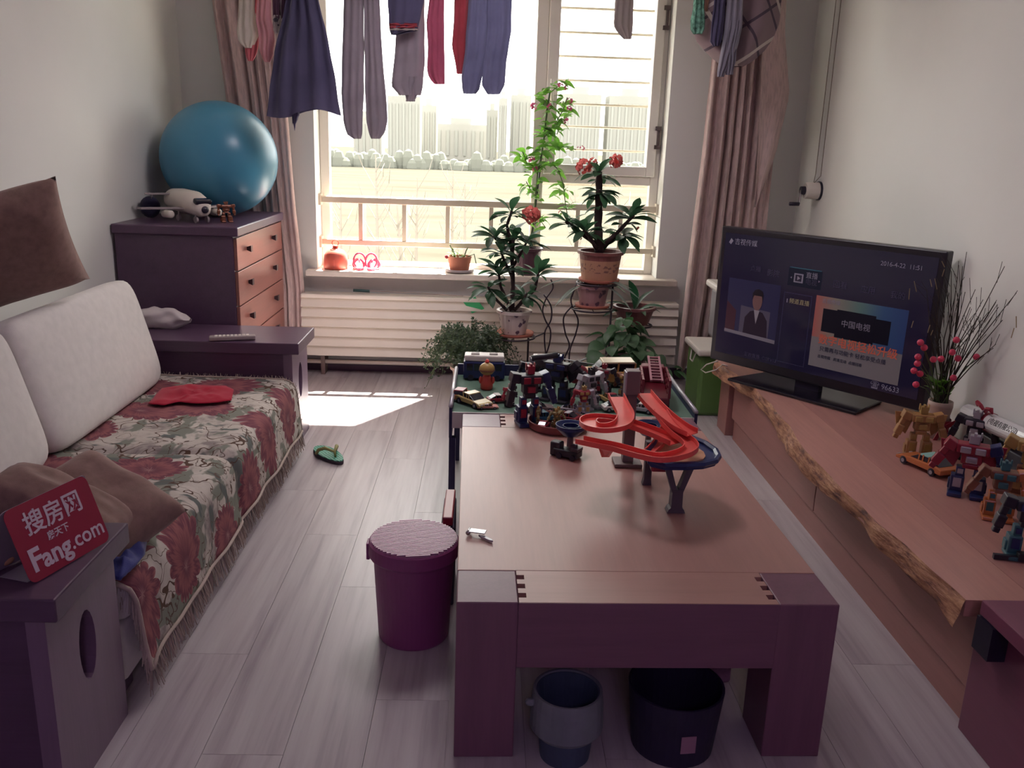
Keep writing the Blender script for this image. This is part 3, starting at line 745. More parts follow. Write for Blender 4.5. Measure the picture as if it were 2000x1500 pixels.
garment('navy_trousers', 'blue-grey trousers hanging rightmost before the window mullion', 'trousers', A-.02, NAVY2, [('trouser_leg', [(-100, 914, 955), (0, 915, 956), (100, 908, 953), (150, 901, 942), (175, 903, 936), (183, 905, 930)]), ('trouser_leg', [(-100, 950, 998), (0, 951, 1000), (60, 952, 999), (120, 944, 988), (165, 940, 987), (184, 952, 976)])])
garment('grey_sleeve_top', 'light grey top whose sleeve hangs before the barred casement', 'clothing', 4.97, LGREY, [('sleeve', [(-100, 1204, 1236), (0, 1201, 1237), (50, 1198, 1236), (64, 1206, 1235), (76, 1217, 1233)])])
PLAID = bpy.data.materials.new('plaid_cloth'); PLAID.use_nodes = True; t = NT(PLAID)
sp = t.new('ShaderNodeSeparateXYZ'); t.link(t.coord('Object', (1, 1, 1), (0, .6, 0)), sp.inputs[0])
def line_(o, f, w_): return t.math('LESS_THAN', t.math('FRACT', t.math('MULTIPLY', o, f)), w_)
pc = t.mix(t.math('MAXIMUM', line_(sp.outputs[0], 7.5, .1), line_(sp.outputs[2], 7.5, .1)), lin((128, 108, 114)), lin((72, 58, 72)))
pc = t.mix(t.math('MAXIMUM', line_(sp.outputs[0], 3.1, .05), line_(sp.outputs[2], 3.3, .05)), pc, lin((190, 178, 172)))
t.link(pc, t.b.inputs['Base Color']); t.b.inputs['Roughness'].default_value = .9
garment('plaid_garment', 'mauve plaid garment gathered on the rack in front of the right curtain', 'clothing', A+.02, PLAID, [('cloth', [(-100, 1392, 1528), (0, 1354, 1530), (45, 1354, 1524), (78, 1360, 1510), (100, 1378, 1496), (118, 1398, 1474), (130, 1414, 1452)])], d=.07, nf=2)
garment('grey_leggings', 'slim grey-blue leggings hanging in front of the plaid garment', 'leggings', A-.09, cloth_mat('slate_cloth', (128, 124, 138), .15, 300), [('leg', [(-100, 1428, 1452), (0, 1420, 1452), (55, 1416, 1450), (100, 1408, 1438), (140, 1401, 1418), (150, 1401, 1414)]), ('leg', [(40, 1424, 1446), (100, 1416, 1438), (146, 1417, 1431)])])
garment('navy_sock', 'dark navy sock hanging left of the slim grey leggings', 'sock', A-.08, NAVY, [('knit', [(-100, 1396, 1420), (0, 1394, 1418), (60, 1388, 1412), (82, 1386, 1408), (90, 1392, 1404)])])
TEAL = mat('teal_pattern_cloth', (96, 138, 122), .9, .2, vary=.75, vscale=55)
garment('teal_garment', 'small teal and white patterned garment hanging by the right curtain', 'clothing', A-.06, TEAL, [('cloth', [(-100, 1356, 1378), (20, 1354, 1376), (40, 1349, 1378), (58, 1349, 1376), (66, 1354, 1372)])])
garment('tan_garment', 'small tan garment at the top beside the teal one', 'clothing', A-.03, cloth_mat('tan_cloth', (186, 150, 128), .15, 300), [('cloth', [(-100, 1360, 1386), (0, 1358, 1386), (22, 1366, 1382)])])

# ---- winch of the rack on the right wall
wp = atx(1601, 373, XR)
winch = thing('hand_crank', wp, 0, 'white wall crank with black handle for the laundry rack', 'crank')
Rw = Matrix.Translation(wp) @ Matrix.Rotation(-PI/2, 4, 'Y')
WHP = mat('white_plastic', (214, 206, 198), .4, .5, vary=.03)
MB().lathe([(.052, .0), (.052, .012)], 24, M=Rw).build('back_plate', BLACK, winch, world=True)
MB().lathe([(.048, .012), (.045, .08), (.042, .085)], 24, M=Rw).build('drum_housing', WHP, winch, smooth=False, world=True)
MB().lathe([(.024, .085), (.022, .11)], 16, M=Rw).build('hub', BLACK, winch, world=True)
a0 = Rw @ Vector((0, 0, .105)); a1 = a0 + Vector((-.01, -.015, -.075)); a2 = a1 + Vector((-.055, -.005, .0))
MB().tube([a0, a1], .007, 8).build('crank_arm', CHROME, winch, world=True)
MB().tube([a1, a2], .011, 10).build('grip', BLACK, winch, world=True, smooth=True)
for (p0, p1) in (((1593, 340), (1633, 0)), ((1603, 344), (1643, 0))):
    a = atx(p0[0], p0[1], XR-.03); b_ = atx(p1[0], p1[1], XR-.03); d = (b_-a); top = a + d*((ZC-a.z)/d.z)
    MB().tube([Vector((XR-.045, wp.y + (.01 if p0[0] > 1598 else -.01), wp.z+.03)), a, top], .002, 5).build('cord', mat('cord_grey', (120, 108, 96), .7), winch, world=True)

# ================================================================ things on the sill and radiator
SZ = .637
p = at(655, 530, 5.40)
og = thing('coral_bell', (p.x, 5.42, SZ), 0, 'coral plastic bell-shaped container with a ring on the window sill', 'container')
COR = mat('coral_plastic', (226, 108, 92), .4, .5, vary=.06)
MB().lathe([(.068, 0), (.073, .006), (.074, .05), (.068, .085), (.05, .112), (.022, .124), (.016, .128)], 28).build('body', COR, og, smooth=True)
MB().lathe([(.018, .126), (.018, .140), (.013, .142)], 16).build('neck', COR, og, smooth=True)
MB().tube([(.020*math.cos(a), 0, .156+.018*math.sin(a)) for a in [i*2*PI/18 for i in range(19)]], .003, 6).build('ring', COR, og, smooth=True)
MB().box(-.003, .003, -.076, -.070, .004, .06).build('seam_rib', COR, og)
JEL = mat('pink_jelly_plastic', (230, 92, 128), .25, .6, vary=.08)
def sandal(px, rz, label):
    p = at(px, 532, 5.40)
    s = thing('child_sandal', (p.x, 5.43, SZ), rz, label, 'sandal', 'pink jelly sandals')
    out = [(.036*math.cos(a)*(1.0 if math.sin(a) > 0 else .85), .075*math.sin(a)) for a in [i*2*PI/24 for i in range(24)]]
    MB().prism(out, 0, .014).build('sole', JEL, s, bevel=.003)
    MB().tube([(.036*math.cos(a), -.035+.012*math.sin(a), .055+.045*math.sin(a)) for a in [-.9+i*(PI+1.8)/16 for i in range(17)]], .006, 7).build('heel_strap', JEL, s, smooth=True)
    for yy in (.01, .04):
        MB().tube([(.034*math.cos(a), yy, .012+.045*math.sin(a)) for a in [i*PI/12 for i in range(13)]], .0065, 7).build('front_strap', JEL, s, smooth=True)
    MB().tube([(0, .045, .055), (0, .0, .06), (.0, -.02, .045)], .005, 6).build('centre_strap', JEL, s, smooth=True)
    return s
sandal(700, .25, 'pink jelly child sandal next to the coral container on the sill')
sandal(727, -.15, 'pink jelly child sandal on the window sill, the one nearer the plants')
# fly swatter
g0, g1 = at(690, 567, 5.31), at(722, 568.5, 5.31)
fs_ = thing('fly_swatter', at(690, 570, 5.31), 0, 'green fly swatter with a long thin handle on top of the radiator', 'fly swatter')
MB().tube([g0, g1], .009, 8).build('grip', mat('teal_grip', (66, 96, 96), .5), fs_, world=True, smooth=True)
h0 = at(905, 578, 5.27)
MB().tube([g1, at(810, 572, 5.30), h0], .0025, 6).build('shaft', mat('pale_shaft', (170, 150, 140), .5), fs_, world=True)
SWT = mat('green_plastic', (60, 176, 110), .45, .5, vary=.1)
hd = [at(903, 588, 5.27), at(926, 577, 5.262), at(946, 603, 5.255), at(922, 612, 5.26)]
MB().add([*hd, *[q+Vector((0, .003, 0)) for q in hd]], [(0,1,2,3), (7,6,5,4), (0,4,5,1), (1,5,6,2), (2,6,7,3), (3,7,4,0)]).build('swatter_head', SWT, fs_, world=True)

# ================================================================ plants
def leafmat(name, c, tr_=.35, rough=.45):
    m = bpy.data.materials.new(name); m.use_nodes = True; t = NT(m); b = t.b; L = lin(c)
    oi = t.new('ShaderNodeObjectInfo'); n = t.noise(t.coord('Object'), 14, 3)
    f = t.math('ADD', t.math('MULTIPLY', oi.outputs['Random'], .6), t.math('MULTIPLY', n, .4))
    col = t.ramp(f, [(.2, tuple(x*.65 for x in L)), (.8, tuple(min(1, x*1.35) for x in L))])
    t.link(col, b.inputs['Base Color']); b.inputs['Roughness'].default_value = rough
    tr = t.new('ShaderNodeBsdfTranslucent'); hs = t.new('ShaderNodeHueSaturation'); hs.inputs['Value'].default_value = 1.6; hs.inputs['Saturation'].default_value = 1.25; t.link(col, hs.inputs['Color']); t.link(hs.outputs[0], tr.inputs[0])
    mx = t.new('ShaderNodeMixShader'); mx.inputs[0].default_value = tr_
    t.link(b.outputs[0], mx.inputs[1]); t.link(tr.outputs[0], mx.inputs[2]); t.link(mx.outputs[0], t.n['Material Output'].inputs[0])
    MATS[name] = m; return m
def leaf_mesh(name, m, L=1.0, W=.3, droop=.15, fold=.12, tip=.6, n=8):
    """leaf along +Y with midrib fold; tip = where it is widest"""
    mb = MB()
    for i in range(n+1):
        s = i/n
        w_ = W/2*max(0, (math.sin(PI*s**(.75 if tip < .5 else 1.25)))**.8)
        if i == 0: w_ = W*.06
        z = -droop*s*s*L + .06*L*math.sin(PI*s)
        y = s*L*(1-.1*droop*s)
        mb.v += [(-w_, y, z+fold*w_), (-w_*.5, y, z+fold*w_*.35), (0, y, z), (w_*.5, y, z+fold*w_*.35), (w_, y, z+fold*w_)]
    for i in range(n):
        for k in range(4): a = i*5+k; mb.f.append((a, a+1, a+6, a+5))
    me = bpy.data.meshes.new(name); me.from_pydata(mb.v, [], mb.f); me.materials.append(m)
    for pl in me.polygons: pl.use_smooth = True
    return me
def put(me, name, parent, pos, d, scale=1.0, roll=0.0, up=(0, 0, 1)):
    """place leaf mesh at world pos pointing along d"""
    d = Vector(d).normalized(); z = Vector(up); x = d.cross(z)
    if x.length < 1e-3: x = Vector((1, 0, 0))
    x.normalize(); z = x.cross(d).normalized()
    R = Matrix((x, d, z)).transposed().to_4x4() @ Matrix.Rotation(roll, 4, 'Y')
    o = bpy.data.objects.new(name, me); COL.objects.link(o); o.parent = parent
    o.matrix_basis = wm(parent).inverted() @ Matrix.Translation(pos) @ R @ Matrix.Scale(scale, 4)
    return o
def potmat(name, c, c2, scale=16, thr=.55):
    m = bpy.data.materials.new(name); m.use_nodes = True; t = NT(m); v = t.coord('Object')
    vo = t.new('ShaderNodeTexVoronoi'); vo.inputs['Scale'].default_value = scale; t.link(v, vo.inputs['Vector'])
    n = t.noise(v, scale*2.2, 3); f = t.math('ADD', t.math('MULTIPLY', vo.outputs['Distance'], .8), t.math('MULTIPLY', n, .45))
    t.link(t.ramp(f, [(thr-.16, lin(c2)), (thr-.06, lin(c2)), (thr, lin(c)), (1, lin(c))]), t.b.inputs['Base Color']); t.b.inputs['Roughness'].default_value = .3
    return m
SOIL = mat('soil', (58, 42, 40), .95, .1, vary=.3, vscale=60)
TERRA = mat('terracotta', (158, 92, 78), .75, .3, vary=.1)
def pot(root, r0, r1, h, m, saucer=None, rim=.012, rimh=.02, smat=None):
    """bottom radius, top radius, height; local to root"""
    z0 = .012 if saucer else 0
    MB().lathe([(r0*.9, z0), (r0, z0+.004), (r1, z0+h-rimh), (r1+rim, z0+h-rimh+.004), (r1+rim, z0+h), (r1-.004, z0+h), (r1-.010, z0+h-.025)], 32, cap=True).build('pot', m, root, smooth=False)
    MB().lathe([(.001, z0+h-.022), (r1-.011, z0+h-.022)], 24, cap=False).build('soil', SOIL, root)
    if saucer: MB().lathe([(saucer*.75, 0), (saucer, .006), (saucer+.004, .022), (saucer-.004, .022), (saucer*.75, .010), (.001, .010)], 32, cap=False).build('saucer', smat or TERRA, root, smooth=True)
    return z0+h
LEUP = leafmat('euphorbia_leaf', (56, 82, 62), .35); LVINE = leafmat('vine_leaf', (104, 142, 78), .45); LCLI = leafmat('clivia_leaf', (50, 84, 62), .25)
LPOT = leafmat('pothos_leaf', (74, 104, 74), .3); LSUC = leafmat('succulent_leaf', (128, 150, 110), .3); LSTRAP = leafmat('strap_leaf', (120, 128, 120), .35)
m_eup = leaf_mesh('leaf', LEUP, 1, .37, .18, .2, .6); m_vine = leaf_mesh('leaf', LVINE, 1, .46, .2, .25, .4); m_cli = leaf_mesh('leaf', LCLI, 1, .26, .35, .3, .6)
m_pot = leaf_mesh('leaf', LPOT, 1, .82, .25, .2, .4); m_suc = leaf_mesh('leaf', LSUC, 1, .6, .2, .1, .6); m_strap = leaf_mesh('leaf', LSTRAP, 1, .12, .7, .4, .5)
STEM = mat('spiny_stem', (72, 56, 58), .8, .2, vary=.2); GSTEM = mat('green_stem', (86, 104, 66), .6, .3)
CORF = mat('coral_petal', (222, 112, 104), .6, .3, vary=.12, vscale=40); PNKF = mat('pink_petal', (214, 96, 140), .6, .3, vary=.15, vscale=40)
def bract_head(root, c, r, n, m, rng, name='flower_head'):
    mb = MB()
    for i in range(n):
        d = Vector((rng.uniform(-1, 1), rng.uniform(-1, .6), rng.uniform(-.5, 1))).normalized(); q = Vector(c)+d*r*rng.uniform(.75, 1)
        x = d.orthogonal().normalized(); y = d.cross(x); s = r*.58
        for sg in (-1, 1):
            cc = q + x*sg*s*.45
            ring = [cc + x*math.cos(a)*s*.55 + y*math.sin(a)*s*.6 + d*.12*s*math.cos(2*a) for a in [k_*2*PI/8 for k_ in range(8)]]
            mb.add([cc-d*.1*s]+ring, [(0, 1+k_, 1+(k_+1) % 8) for k_ in range(8)])
    return mb.build(name, m, root, world=True)
rng = random.Random(11)
def euphorbia(root, stems, heads, Y, leaf=(.10, .15), per=13):
    for (path, rad, spread, up_) in stems:
        pts = [at(px, py, Y+dy) for (px, py, dy) in path]
        fine = []
        for a, b_ in zip(pts, pts[1:]):
            for k_ in range(5): fine.append(a.lerp(b_, k_/5))
        fine.append(pts[-1])
        MB().tube(fine, [rad*(1-.35*i/len(fine))*(1+.12*math.sin(i*2.1)) for i in range(len(fine))], 8).build('stem', STEM, root, world=True, smooth=True)
        sp_ = MB()
        for i in range(int(len(fine)*2.2)):
            q = fine[min(len(fine)-1, i*len(fine)//int(len(fine)*2.2))]; d = Vector((rng.uniform(-1, 1), rng.uniform(-1, 1), rng.uniform(-.1, .5))).normalized()
            x = d.orthogonal().normalized()*.0015; b0 = q+d*rad*.7
            sp_.add([b0+x, b0-x, q+d*(rad+.014)], [(0, 1, 2)])
        o_ = sp_.build('spines', mat('spine', (110, 92, 86), .7), root, world=True); o_['kind'] = 'stuff'
        tip = fine[-1]
        ax = (fine[-1]-fine[-4]).normalized()
        for k_ in range(per):
            a = k_*2.4+rng.uniform(-.3, .3); el = rng.uniform(-.45, .75)*spread+up_
            dh = Vector((math.cos(a), math.sin(a)*.8, 0)); d = (dh*math.cos(el)+Vector((0, 0, 1))*math.sin(el))
            put(m_eup, 'leaf', root, tip - ax*rng.uniform(0, .035), d, rng.uniform(*leaf), rng.uniform(-.4, .4))
        for k_ in range(len(fine)//2):
            q = fine[rng.randrange(len(fine)//2, len(fine)-1)]; a = rng.uniform(0, 2*PI)
            put(m_eup, 'leaf', root, q, Vector((math.cos(a), math.sin(a), rng.uniform(-.6, .3))), rng.uniform(leaf[0]*.6, leaf[0]), rng.uniform(-.4, .4))
    for (px, py, dy, r, n) in heads: bract_head(root, at(px, py, Y+dy), r, n, CORF, rng)

# iron plant stand
Ys = 4.93
stand = thing('plant_stand', (at(1100, 715, Ys).x, Ys, 0), 0, 'dark wrought-iron plant stand with wavy wires and ring shelves', 'plant stand')
def wav(pts, nm='wavy_wire', r=.0045, Y=Ys):
    P = [at(x_, y_, Y) for x_, y_ in pts]; fine = []
    for i in range(len(P)-1):
        p0, p1, p2, p3 = P[max(i-1, 0)], P[i], P[i+1], P[min(i+2, len(P)-1)]
        for k_ in range(6):
            s = k_/6; fine.append(.5*((2*p1)+(p2-p0)*s+(2*p0-5*p1+4*p2-p3)*s*s+(3*p1-p0-3*p2+p3)*s**3))
    fine.append(P[-1]); f0 = fine[-1].copy(); f0.z = 0.0; fine.append(f0)
    MB().tube(fine, r, 7).build(nm, IRON, stand, world=True, smooth=True)
wav([(1076, 546), (1080, 562), (1067, 583), (1060, 605), (1065, 625), (1075, 645), (1073, 672), (1062, 706), (1060, 722)])
wav([(1062, 575), (1076, 598), (1076, 625), (1064, 650), (1066, 690), (1074, 722)])
wav([(1128, 556), (1116, 580), (1118, 600), (1129, 625), (1125, 650), (1113, 685), (1112, 715), (1114, 725)])
wav([(1117, 598), (1101, 620), (1104, 650), (1112, 675), (1103, 700), (1108, 725)])
for (x0_, y0_, y1_) in ((1197, 556, 730), (985, 656, 735), (1187, 640, 735), (1032, 660, 735)):
    a = at(x0_, y0_, Ys); MB().tube([a, Vector((a.x, a.y, 0))], .006, 8).build('post', IRON, stand, world=True, smooth=True)
def ring(px, py, Y, r):
    c = at(px, py, Y); MB().tube([(c.x+r*math.cos(a), Y+r*math.sin(a), c.z) for a in [i*2*PI/36 for i in range(37)]], .005, 6, cap=False).build('ring_shelf', IRON, stand, world=True, smooth=True)
    for a in (0, PI/2): MB().tube([(c.x-r*math.cos(a), Y-r*math.sin(a), c.z-.001), (c.x+r*math.cos(a), Y+r*math.sin(a), c.z-.001)], .003, 5).build('ring_bar', IRON, stand, world=True)
    return c
cA = ring(1003, 657, 4.86, .12); cB = ring(1166, 553, Ys, .115); cC = ring(1156, 603, Ys, .115); cD = ring(1237, 634, 5.0, .105)
MB().tube([cA+Vector((.12, 0, 0)), at(1064, 650, Ys)], .004, 6).build('ring_bar', IRON, stand, world=True)
MB().tube([cB+Vector((-.115, 0, 0)), at(1117, 580, Ys)], .004, 6).build('ring_bar', IRON, stand, world=True)

FLW = potmat('white_floral_glaze', (206, 192, 186), (92, 70, 90), 22, .46)
e1 = thing('crown_of_thorns', cA + Vector((0, 0, .006)), 0, 'thorny flowering plant in a white floral pot on the iron stand', 'potted plant', 'thorny flowering pot plants')
zt_ = pot(e1, .068, .088, .135, FLW, saucer=.11)
euphorbia(e1, [([(1000, 606, -.07), (1002, 560, -.07), (1000, 500, -.06), (1003, 462, -.05)], .014, 1, .2), ([(998, 606, -.06), (978, 560, -.09), (973, 528, -.1)], .010, 1, .3),
               ([(1004, 606, -.06), (1045, 565, -.05), (1052, 530, -.05)], .010, 1, .45), ([(990, 606, -.09), (962, 578, -.12), (953, 560, -.14)], .009, 1, -.2), ([(1005, 606, -.1), (1022, 585, -.13), (1030, 572, -.13)], .009, 1, -.2),
               ([(1002, 500, -.06), (990, 440, -.08), (1000, 412, -.08)], .010, 1, .2), ([(1002, 520, -.06), (1020, 490, -.09), (1030, 470, -.1)], .009, 1, .1), ([(1000, 540, -.06), (985, 510, -.1), (978, 490, -.1)], .009, 1, .1), ([(1003, 480, -.06), (972, 470, -.1), (962, 462, -.1)], .008, 1, .2)],
          [(1037, 420, -.1, .048, 26)], 4.93, per=13)
TAN = bpy.data.materials.new('tan_banded_glaze'); TAN.use_nodes = True; t = NT(TAN); sp = t.new('ShaderNodeSeparateXYZ'); t.link(t.coord('Object'), sp.inputs[0])
rim_ = t.math('GREATER_THAN', sp.outputs[2], .118); n_ = t.noise(t.coord('Object', (14, 14, 24)), 3, 2)
band = t.math('MULTIPLY', t.math('GREATER_THAN', n_, .56), t.math('MULTIPLY', t.math('GREATER_THAN', sp.outputs[2], .05), t.math('LESS_THAN', sp.outputs[2], .10)))
t.link(t.mix(rim_, t.mix(band, lin((176, 128, 104)), lin((126, 86, 80))), lin((122, 68, 66))), t.b.inputs['Base Color']); t.b.inputs['Roughness'].default_value = .5
e2 = thing('crown_of_thorns', cB + Vector((.01, 0, .006)), 0, 'tall thorny plant with coral flowers in a tan banded pot', 'potted plant', 'thorny flowering pot plants')
pot(e2, .100, .118, .165, TAN, saucer=.112)
euphorbia(e2, [([(1170, 495, 0), (1168, 440, 0), (1170, 380, -.02), (1170, 335, -.02)], .026, 1, .1), ([(1168, 480, 0), (1135, 455, -.03), (1105, 432, -.05)], .014, 1, .05), ([(1172, 485, 0), (1205, 455, 0), (1238, 420, -.02)], .014, 1, .35),
               ([(1165, 485, -.05), (1150, 462, -.1), (1140, 450, -.12)], .012, 1, .1), ([(1180, 480, 0), (1200, 468, .03), (1222, 460, .03)], .012, 1, -.15), ([(1170, 400, 0), (1175, 385, -.04), (1168, 372, -.06)], .012, 1, -.3)],
          [(1140, 326, -.03, .042, 22), (1158, 318, -.02, .026, 10), (1203, 315, 0, .038, 20), (1094, 415, -.04, .012, 5), (1246, 447, 0, .014, 6), (1132, 466, -.1, .014, 6)], Ys, leaf=(.105, .155), per=15)
e3 = thing('strap_leaf_plant', cC + Vector((0, 0, .006)), 0, 'grey strap-leaved plant in a floral pot under the tan pot', 'potted plant')
zt_ = pot(e3, .072, .088, .12, potmat('mauve_floral_glaze', (160, 118, 122), (86, 58, 78), 20, .48), saucer=.095)
for i in range(12):
    a = rng.uniform(0, 2*PI); put(m_strap, 'leaf', e3, wm(e3).translation+Vector((.03*math.cos(a), .03*math.sin(a), zt_-.02)), Vector((math.cos(a), math.sin(a)*.7, rng.uniform(.1, .8))), rng.uniform(.18, .27), 0)
e4 = thing('clivia', cD + Vector((0, 0, .006)), 0, 'dark pot with broad upright striped green leaves right of the tan pot', 'potted plant')
zt_ = pot(e4, .085, .112, .105, mat('brown_glaze', (112, 66, 66), .4), None)
for (dx, dy, dz, s, ro) in ((-.08, -.1, 1, .21, .1), (.35, 0, .9, .16, .3), (-.7, -.2, .5, .17, -.2), (.9, -.1, .45, .17, .2), (-1, -.3, .15, .17, -.3), (.2, -.9, .35, .15, 0), (-.4, -.9, .2, .16, .2), (1, .3, .25, .15, 0), (.1, .6, .9, .17, 0)):
    put(m_cli, 'leaf', e4, wm(e4).translation+Vector((dx*.02, dy*.02, zt_-.03)), (dx, dy, dz), s, ro)
# pothos in a floor pot
pp = at(1217, 727, 4.72)
e5 = thing('pothos', (pp.x, 4.72, 0.0), 0, 'leafy pothos in a tall flowered pot on the floor behind the toys', 'potted plant')
zt_ = pot(e5, .085, .105, .29, potmat('pink_floral_glaze', (164, 128, 130), (102, 62, 84), 26, .5), None)
for i in range(80):
    a = rng.uniform(0, 2*PI); rr = rng.uniform(.02, .19); zz = zt_ + .20 - rr*1.1 + rng.uniform(-.06, .06)
    q = Vector((pp.x+rr*math.cos(a)*1.05, 4.72+rr*math.sin(a)*.7, zz)); put(m_pot, 'leaf', e5, q, Vector((math.cos(a), math.sin(a)-.4, rng.uniform(-1.0, .1))), rng.uniform(.07, .11), rng.uniform(-.5, .5))
for sx, ln in ((-1, 5), (1, 6), (1.4, 4)):
    pth = [(pp.x, 4.72, zt_), (pp.x+sx*.10, 4.66, zt_+.03), (pp.x+sx*.17, 4.62, zt_-.10), (pp.x+sx*.2, 4.60, max(.03, zt_-.2))]
    MB().tube(pth, .003, 5).build('vine', GSTEM, e5, world=True)
    for k_ in range(ln): put(m_pot, 'leaf', e5, Vector(pth[2])+Vector((sx*rng.uniform(-.03, .05), rng.uniform(-.02, .02), rng.uniform(-.08, .08))), (sx*rng.uniform(-.3, 1), -.6, rng.uniform(-.9, 0)), rng.uniform(.055, .085), rng.uniform(-.5, .5))
# airy fine-leaved plant
pf = at(918, 722, 4.80)
e6 = thing('asparagus_fern', (pf.x, 4.80, 0), 0, 'airy fine-leaved bushy plant in a beige patterned pot by the radiator', 'potted plant')
zt_ = pot(e6, .075, .10, .20, potmat('beige_floral_glaze', (186, 162, 148), (120, 92, 92), 24, .46), None)
fo = MB(); st = MB()
for i in range(150):
    a = rng.uniform(0, 2*PI); sp_ = rng.uniform(.3, 1); L_ = rng.uniform(.16, .34)
    p0 = Vector((pf.x+.05*math.cos(a), 4.80+.05*math.sin(a), zt_-.02)); pts = [p0]
    for k_ in range(1, 9):
        s = k_/8; pts.append(p0+Vector((math.cos(a)*sp_*.25*s, math.sin(a)*sp_*.17*s, L_*math.sin(s*2.1)*.85-(.22*s*s*sp_*sp_))) + Vector((rng.uniform(-.008, .008), rng.uniform(-.008, .008), 0)))
    st.tube(pts, .0013, 4, cap=False)
    for k_ in range(34):
        s = rng.uniform(.15, 1)*8; i0 = min(7, int(s)); q = pts[i0].lerp(pts[i0+1], s-i0)
        d = Vector((rng.uniform(-1, 1), rng.uniform(-1, 1), rng.uniform(-.6, .8))).normalized(); x = d.orthogonal().normalized(); l = rng.uniform(.013, .024)
        q = q+d*.006; fo.add([q, q+d*l*.5+x*l*.28, q+d*l, q+d*l*.5-x*l*.28], [(0, 1, 2, 3)])
tag(fo.build('foliage', leafmat('fine_leaf', (88, 104, 84), .3), e6, world=True), kind='stuff')
tag(st.build('twigs', GSTEM, e6, world=True), kind='stuff')
# little succulent pot on the sill
ps = at(897, 530, 5.42)
e7 = thing('succulent', (ps.x, 5.42, SZ), 0, 'small terracotta pot of pale succulents on a saucer on the sill', 'potted plant')
zt_ = pot(e7, .058, .073, .088, mat('terracotta_small', (172, 112, 92), .8, .2, vary=.12), saucer=.088, rim=.002, rimh=.01, smat=mat('grey_saucer', (170, 158, 160), .5))
for i in range(22):
    a = rng.uniform(0, 2*PI); rr = rng.uniform(0, .05); put(m_suc, 'leaf', e7, Vector((ps.x+rr*math.cos(a), 5.42+rr*math.sin(a), SZ+zt_-.02+rng.uniform(0, .035))), (math.cos(a), math.sin(a), rng.uniform(-.1, 1)), rng.uniform(.025, .042), 0)
for (dx, h_) in ((-.06, .07), (-.045, .05), (.05, .055)):
    MB().tube([(ps.x+dx*.4, 5.41, SZ+zt_-.03), (ps.x+dx*.8, 5.41, SZ+zt_+h_*.6), (ps.x+dx, 5.40, SZ+zt_+h_)], .0035, 6).build('shoot', GSTEM, e7, world=True)
tr_ = [(ps.x+.05, 5.39, SZ+zt_), (ps.x+.09, 5.37, SZ+zt_+.02), (ps.x+.105, 5.36, SZ+zt_-.04)]
MB().tube(tr_, .003, 6).build('shoot', GSTEM, e7, world=True)
MB().ball((ps.x-.078, 5.40, SZ+zt_-.005), .012, 10, 8).build('bud', REDC, e7, smooth=True, world=True)
# flowering climber in the plum pot
pv = at(1029, 532, 5.40)
e8 = thing('flowering_climber', (pv.x, 5.42, SZ), 0, 'tall pink-flowered climber on a stake in a plum-coloured pot', 'potted plant')
zt_ = pot(e8, .070, .085, .165, mat('plum_glaze', (84, 54, 66), .35), None)
YV = 5.40
main = [(1035, 480), (1042, 430), (1046, 385), (1050, 340), (1058, 300), (1064, 258), (1068, 215), (1074, 182)]
MB().tube([at(1036, 485, YV), at(1063, 262, YV), at(1074, 178, YV)], .005, 6).build('stake', BLACK, e8, world=True)
def vine(path, r=.004):
    pts = [at(px, py, YV-.03+.03*math.sin(i*1.7)) for i, (px, py) in enumerate(path)]
    MB().tube(pts, r, 6).build('stem', GSTEM, e8, world=True, smooth=True); return pts
paths = [main, [(1074, 182), (1085, 172), (1098, 165)], [(1062, 270), (1085, 240), (1100, 215), (1108, 190)], [(1058, 300), (1095, 285), (1125, 292)], [(1050, 340), (1030, 320), (1018, 290)], [(1064, 250), (1088, 262), (1098, 232)],
         [(1090, 330), (1100, 360), (1104, 395), (1108, 420)], [(1050, 330), (1075, 318), (1095, 335)], [(1046, 385), (1036, 370), (1028, 355)], [(1040, 440), (1055, 430), (1066, 445)]]
for i, pth in enumerate(paths):
    P = vine(pth, .005 if i == 0 else .0028)
    n_ = [66, 12, 26, 16, 22, 14, 22, 18, 14, 12][i]
    for k_ in range(n_):
        s = rng.uniform(.12 if i == 0 else 0, 1)*(len(P)-1); i0 = min(len(P)-2, int(s)); q = P[i0].lerp(P[i0+1], s-i0)
        a = rng.uniform(0, 2*PI); q = q+Vector((rng.uniform(-.03, .03), rng.uniform(-.03, .03), rng.uniform(-.02, .02)))
        put(m_vine, 'leaf', e8, q, (math.cos(a), math.sin(a)*.6-.3, rng.uniform(-.5, .7)), rng.uniform(.05, .088), rng.uniform(-.8, .8))
for (px, py, r, n_) in ((1043, 208, .022, 9), (1072, 207, .018, 8), (1095, 165, .018, 8), (1106, 172, .016, 7), (1112, 198, .02, 9), (1112, 212, .018, 7), (1106, 236, .018, 7), (1038, 312, .02, 9), (1045, 330, .018, 8), (1137, 290, .016, 7), (1130, 288, .01, 3)):
    bract_head(e8, at(px, py, YV-.05), r, n_, PNKF, rng, 'flower')
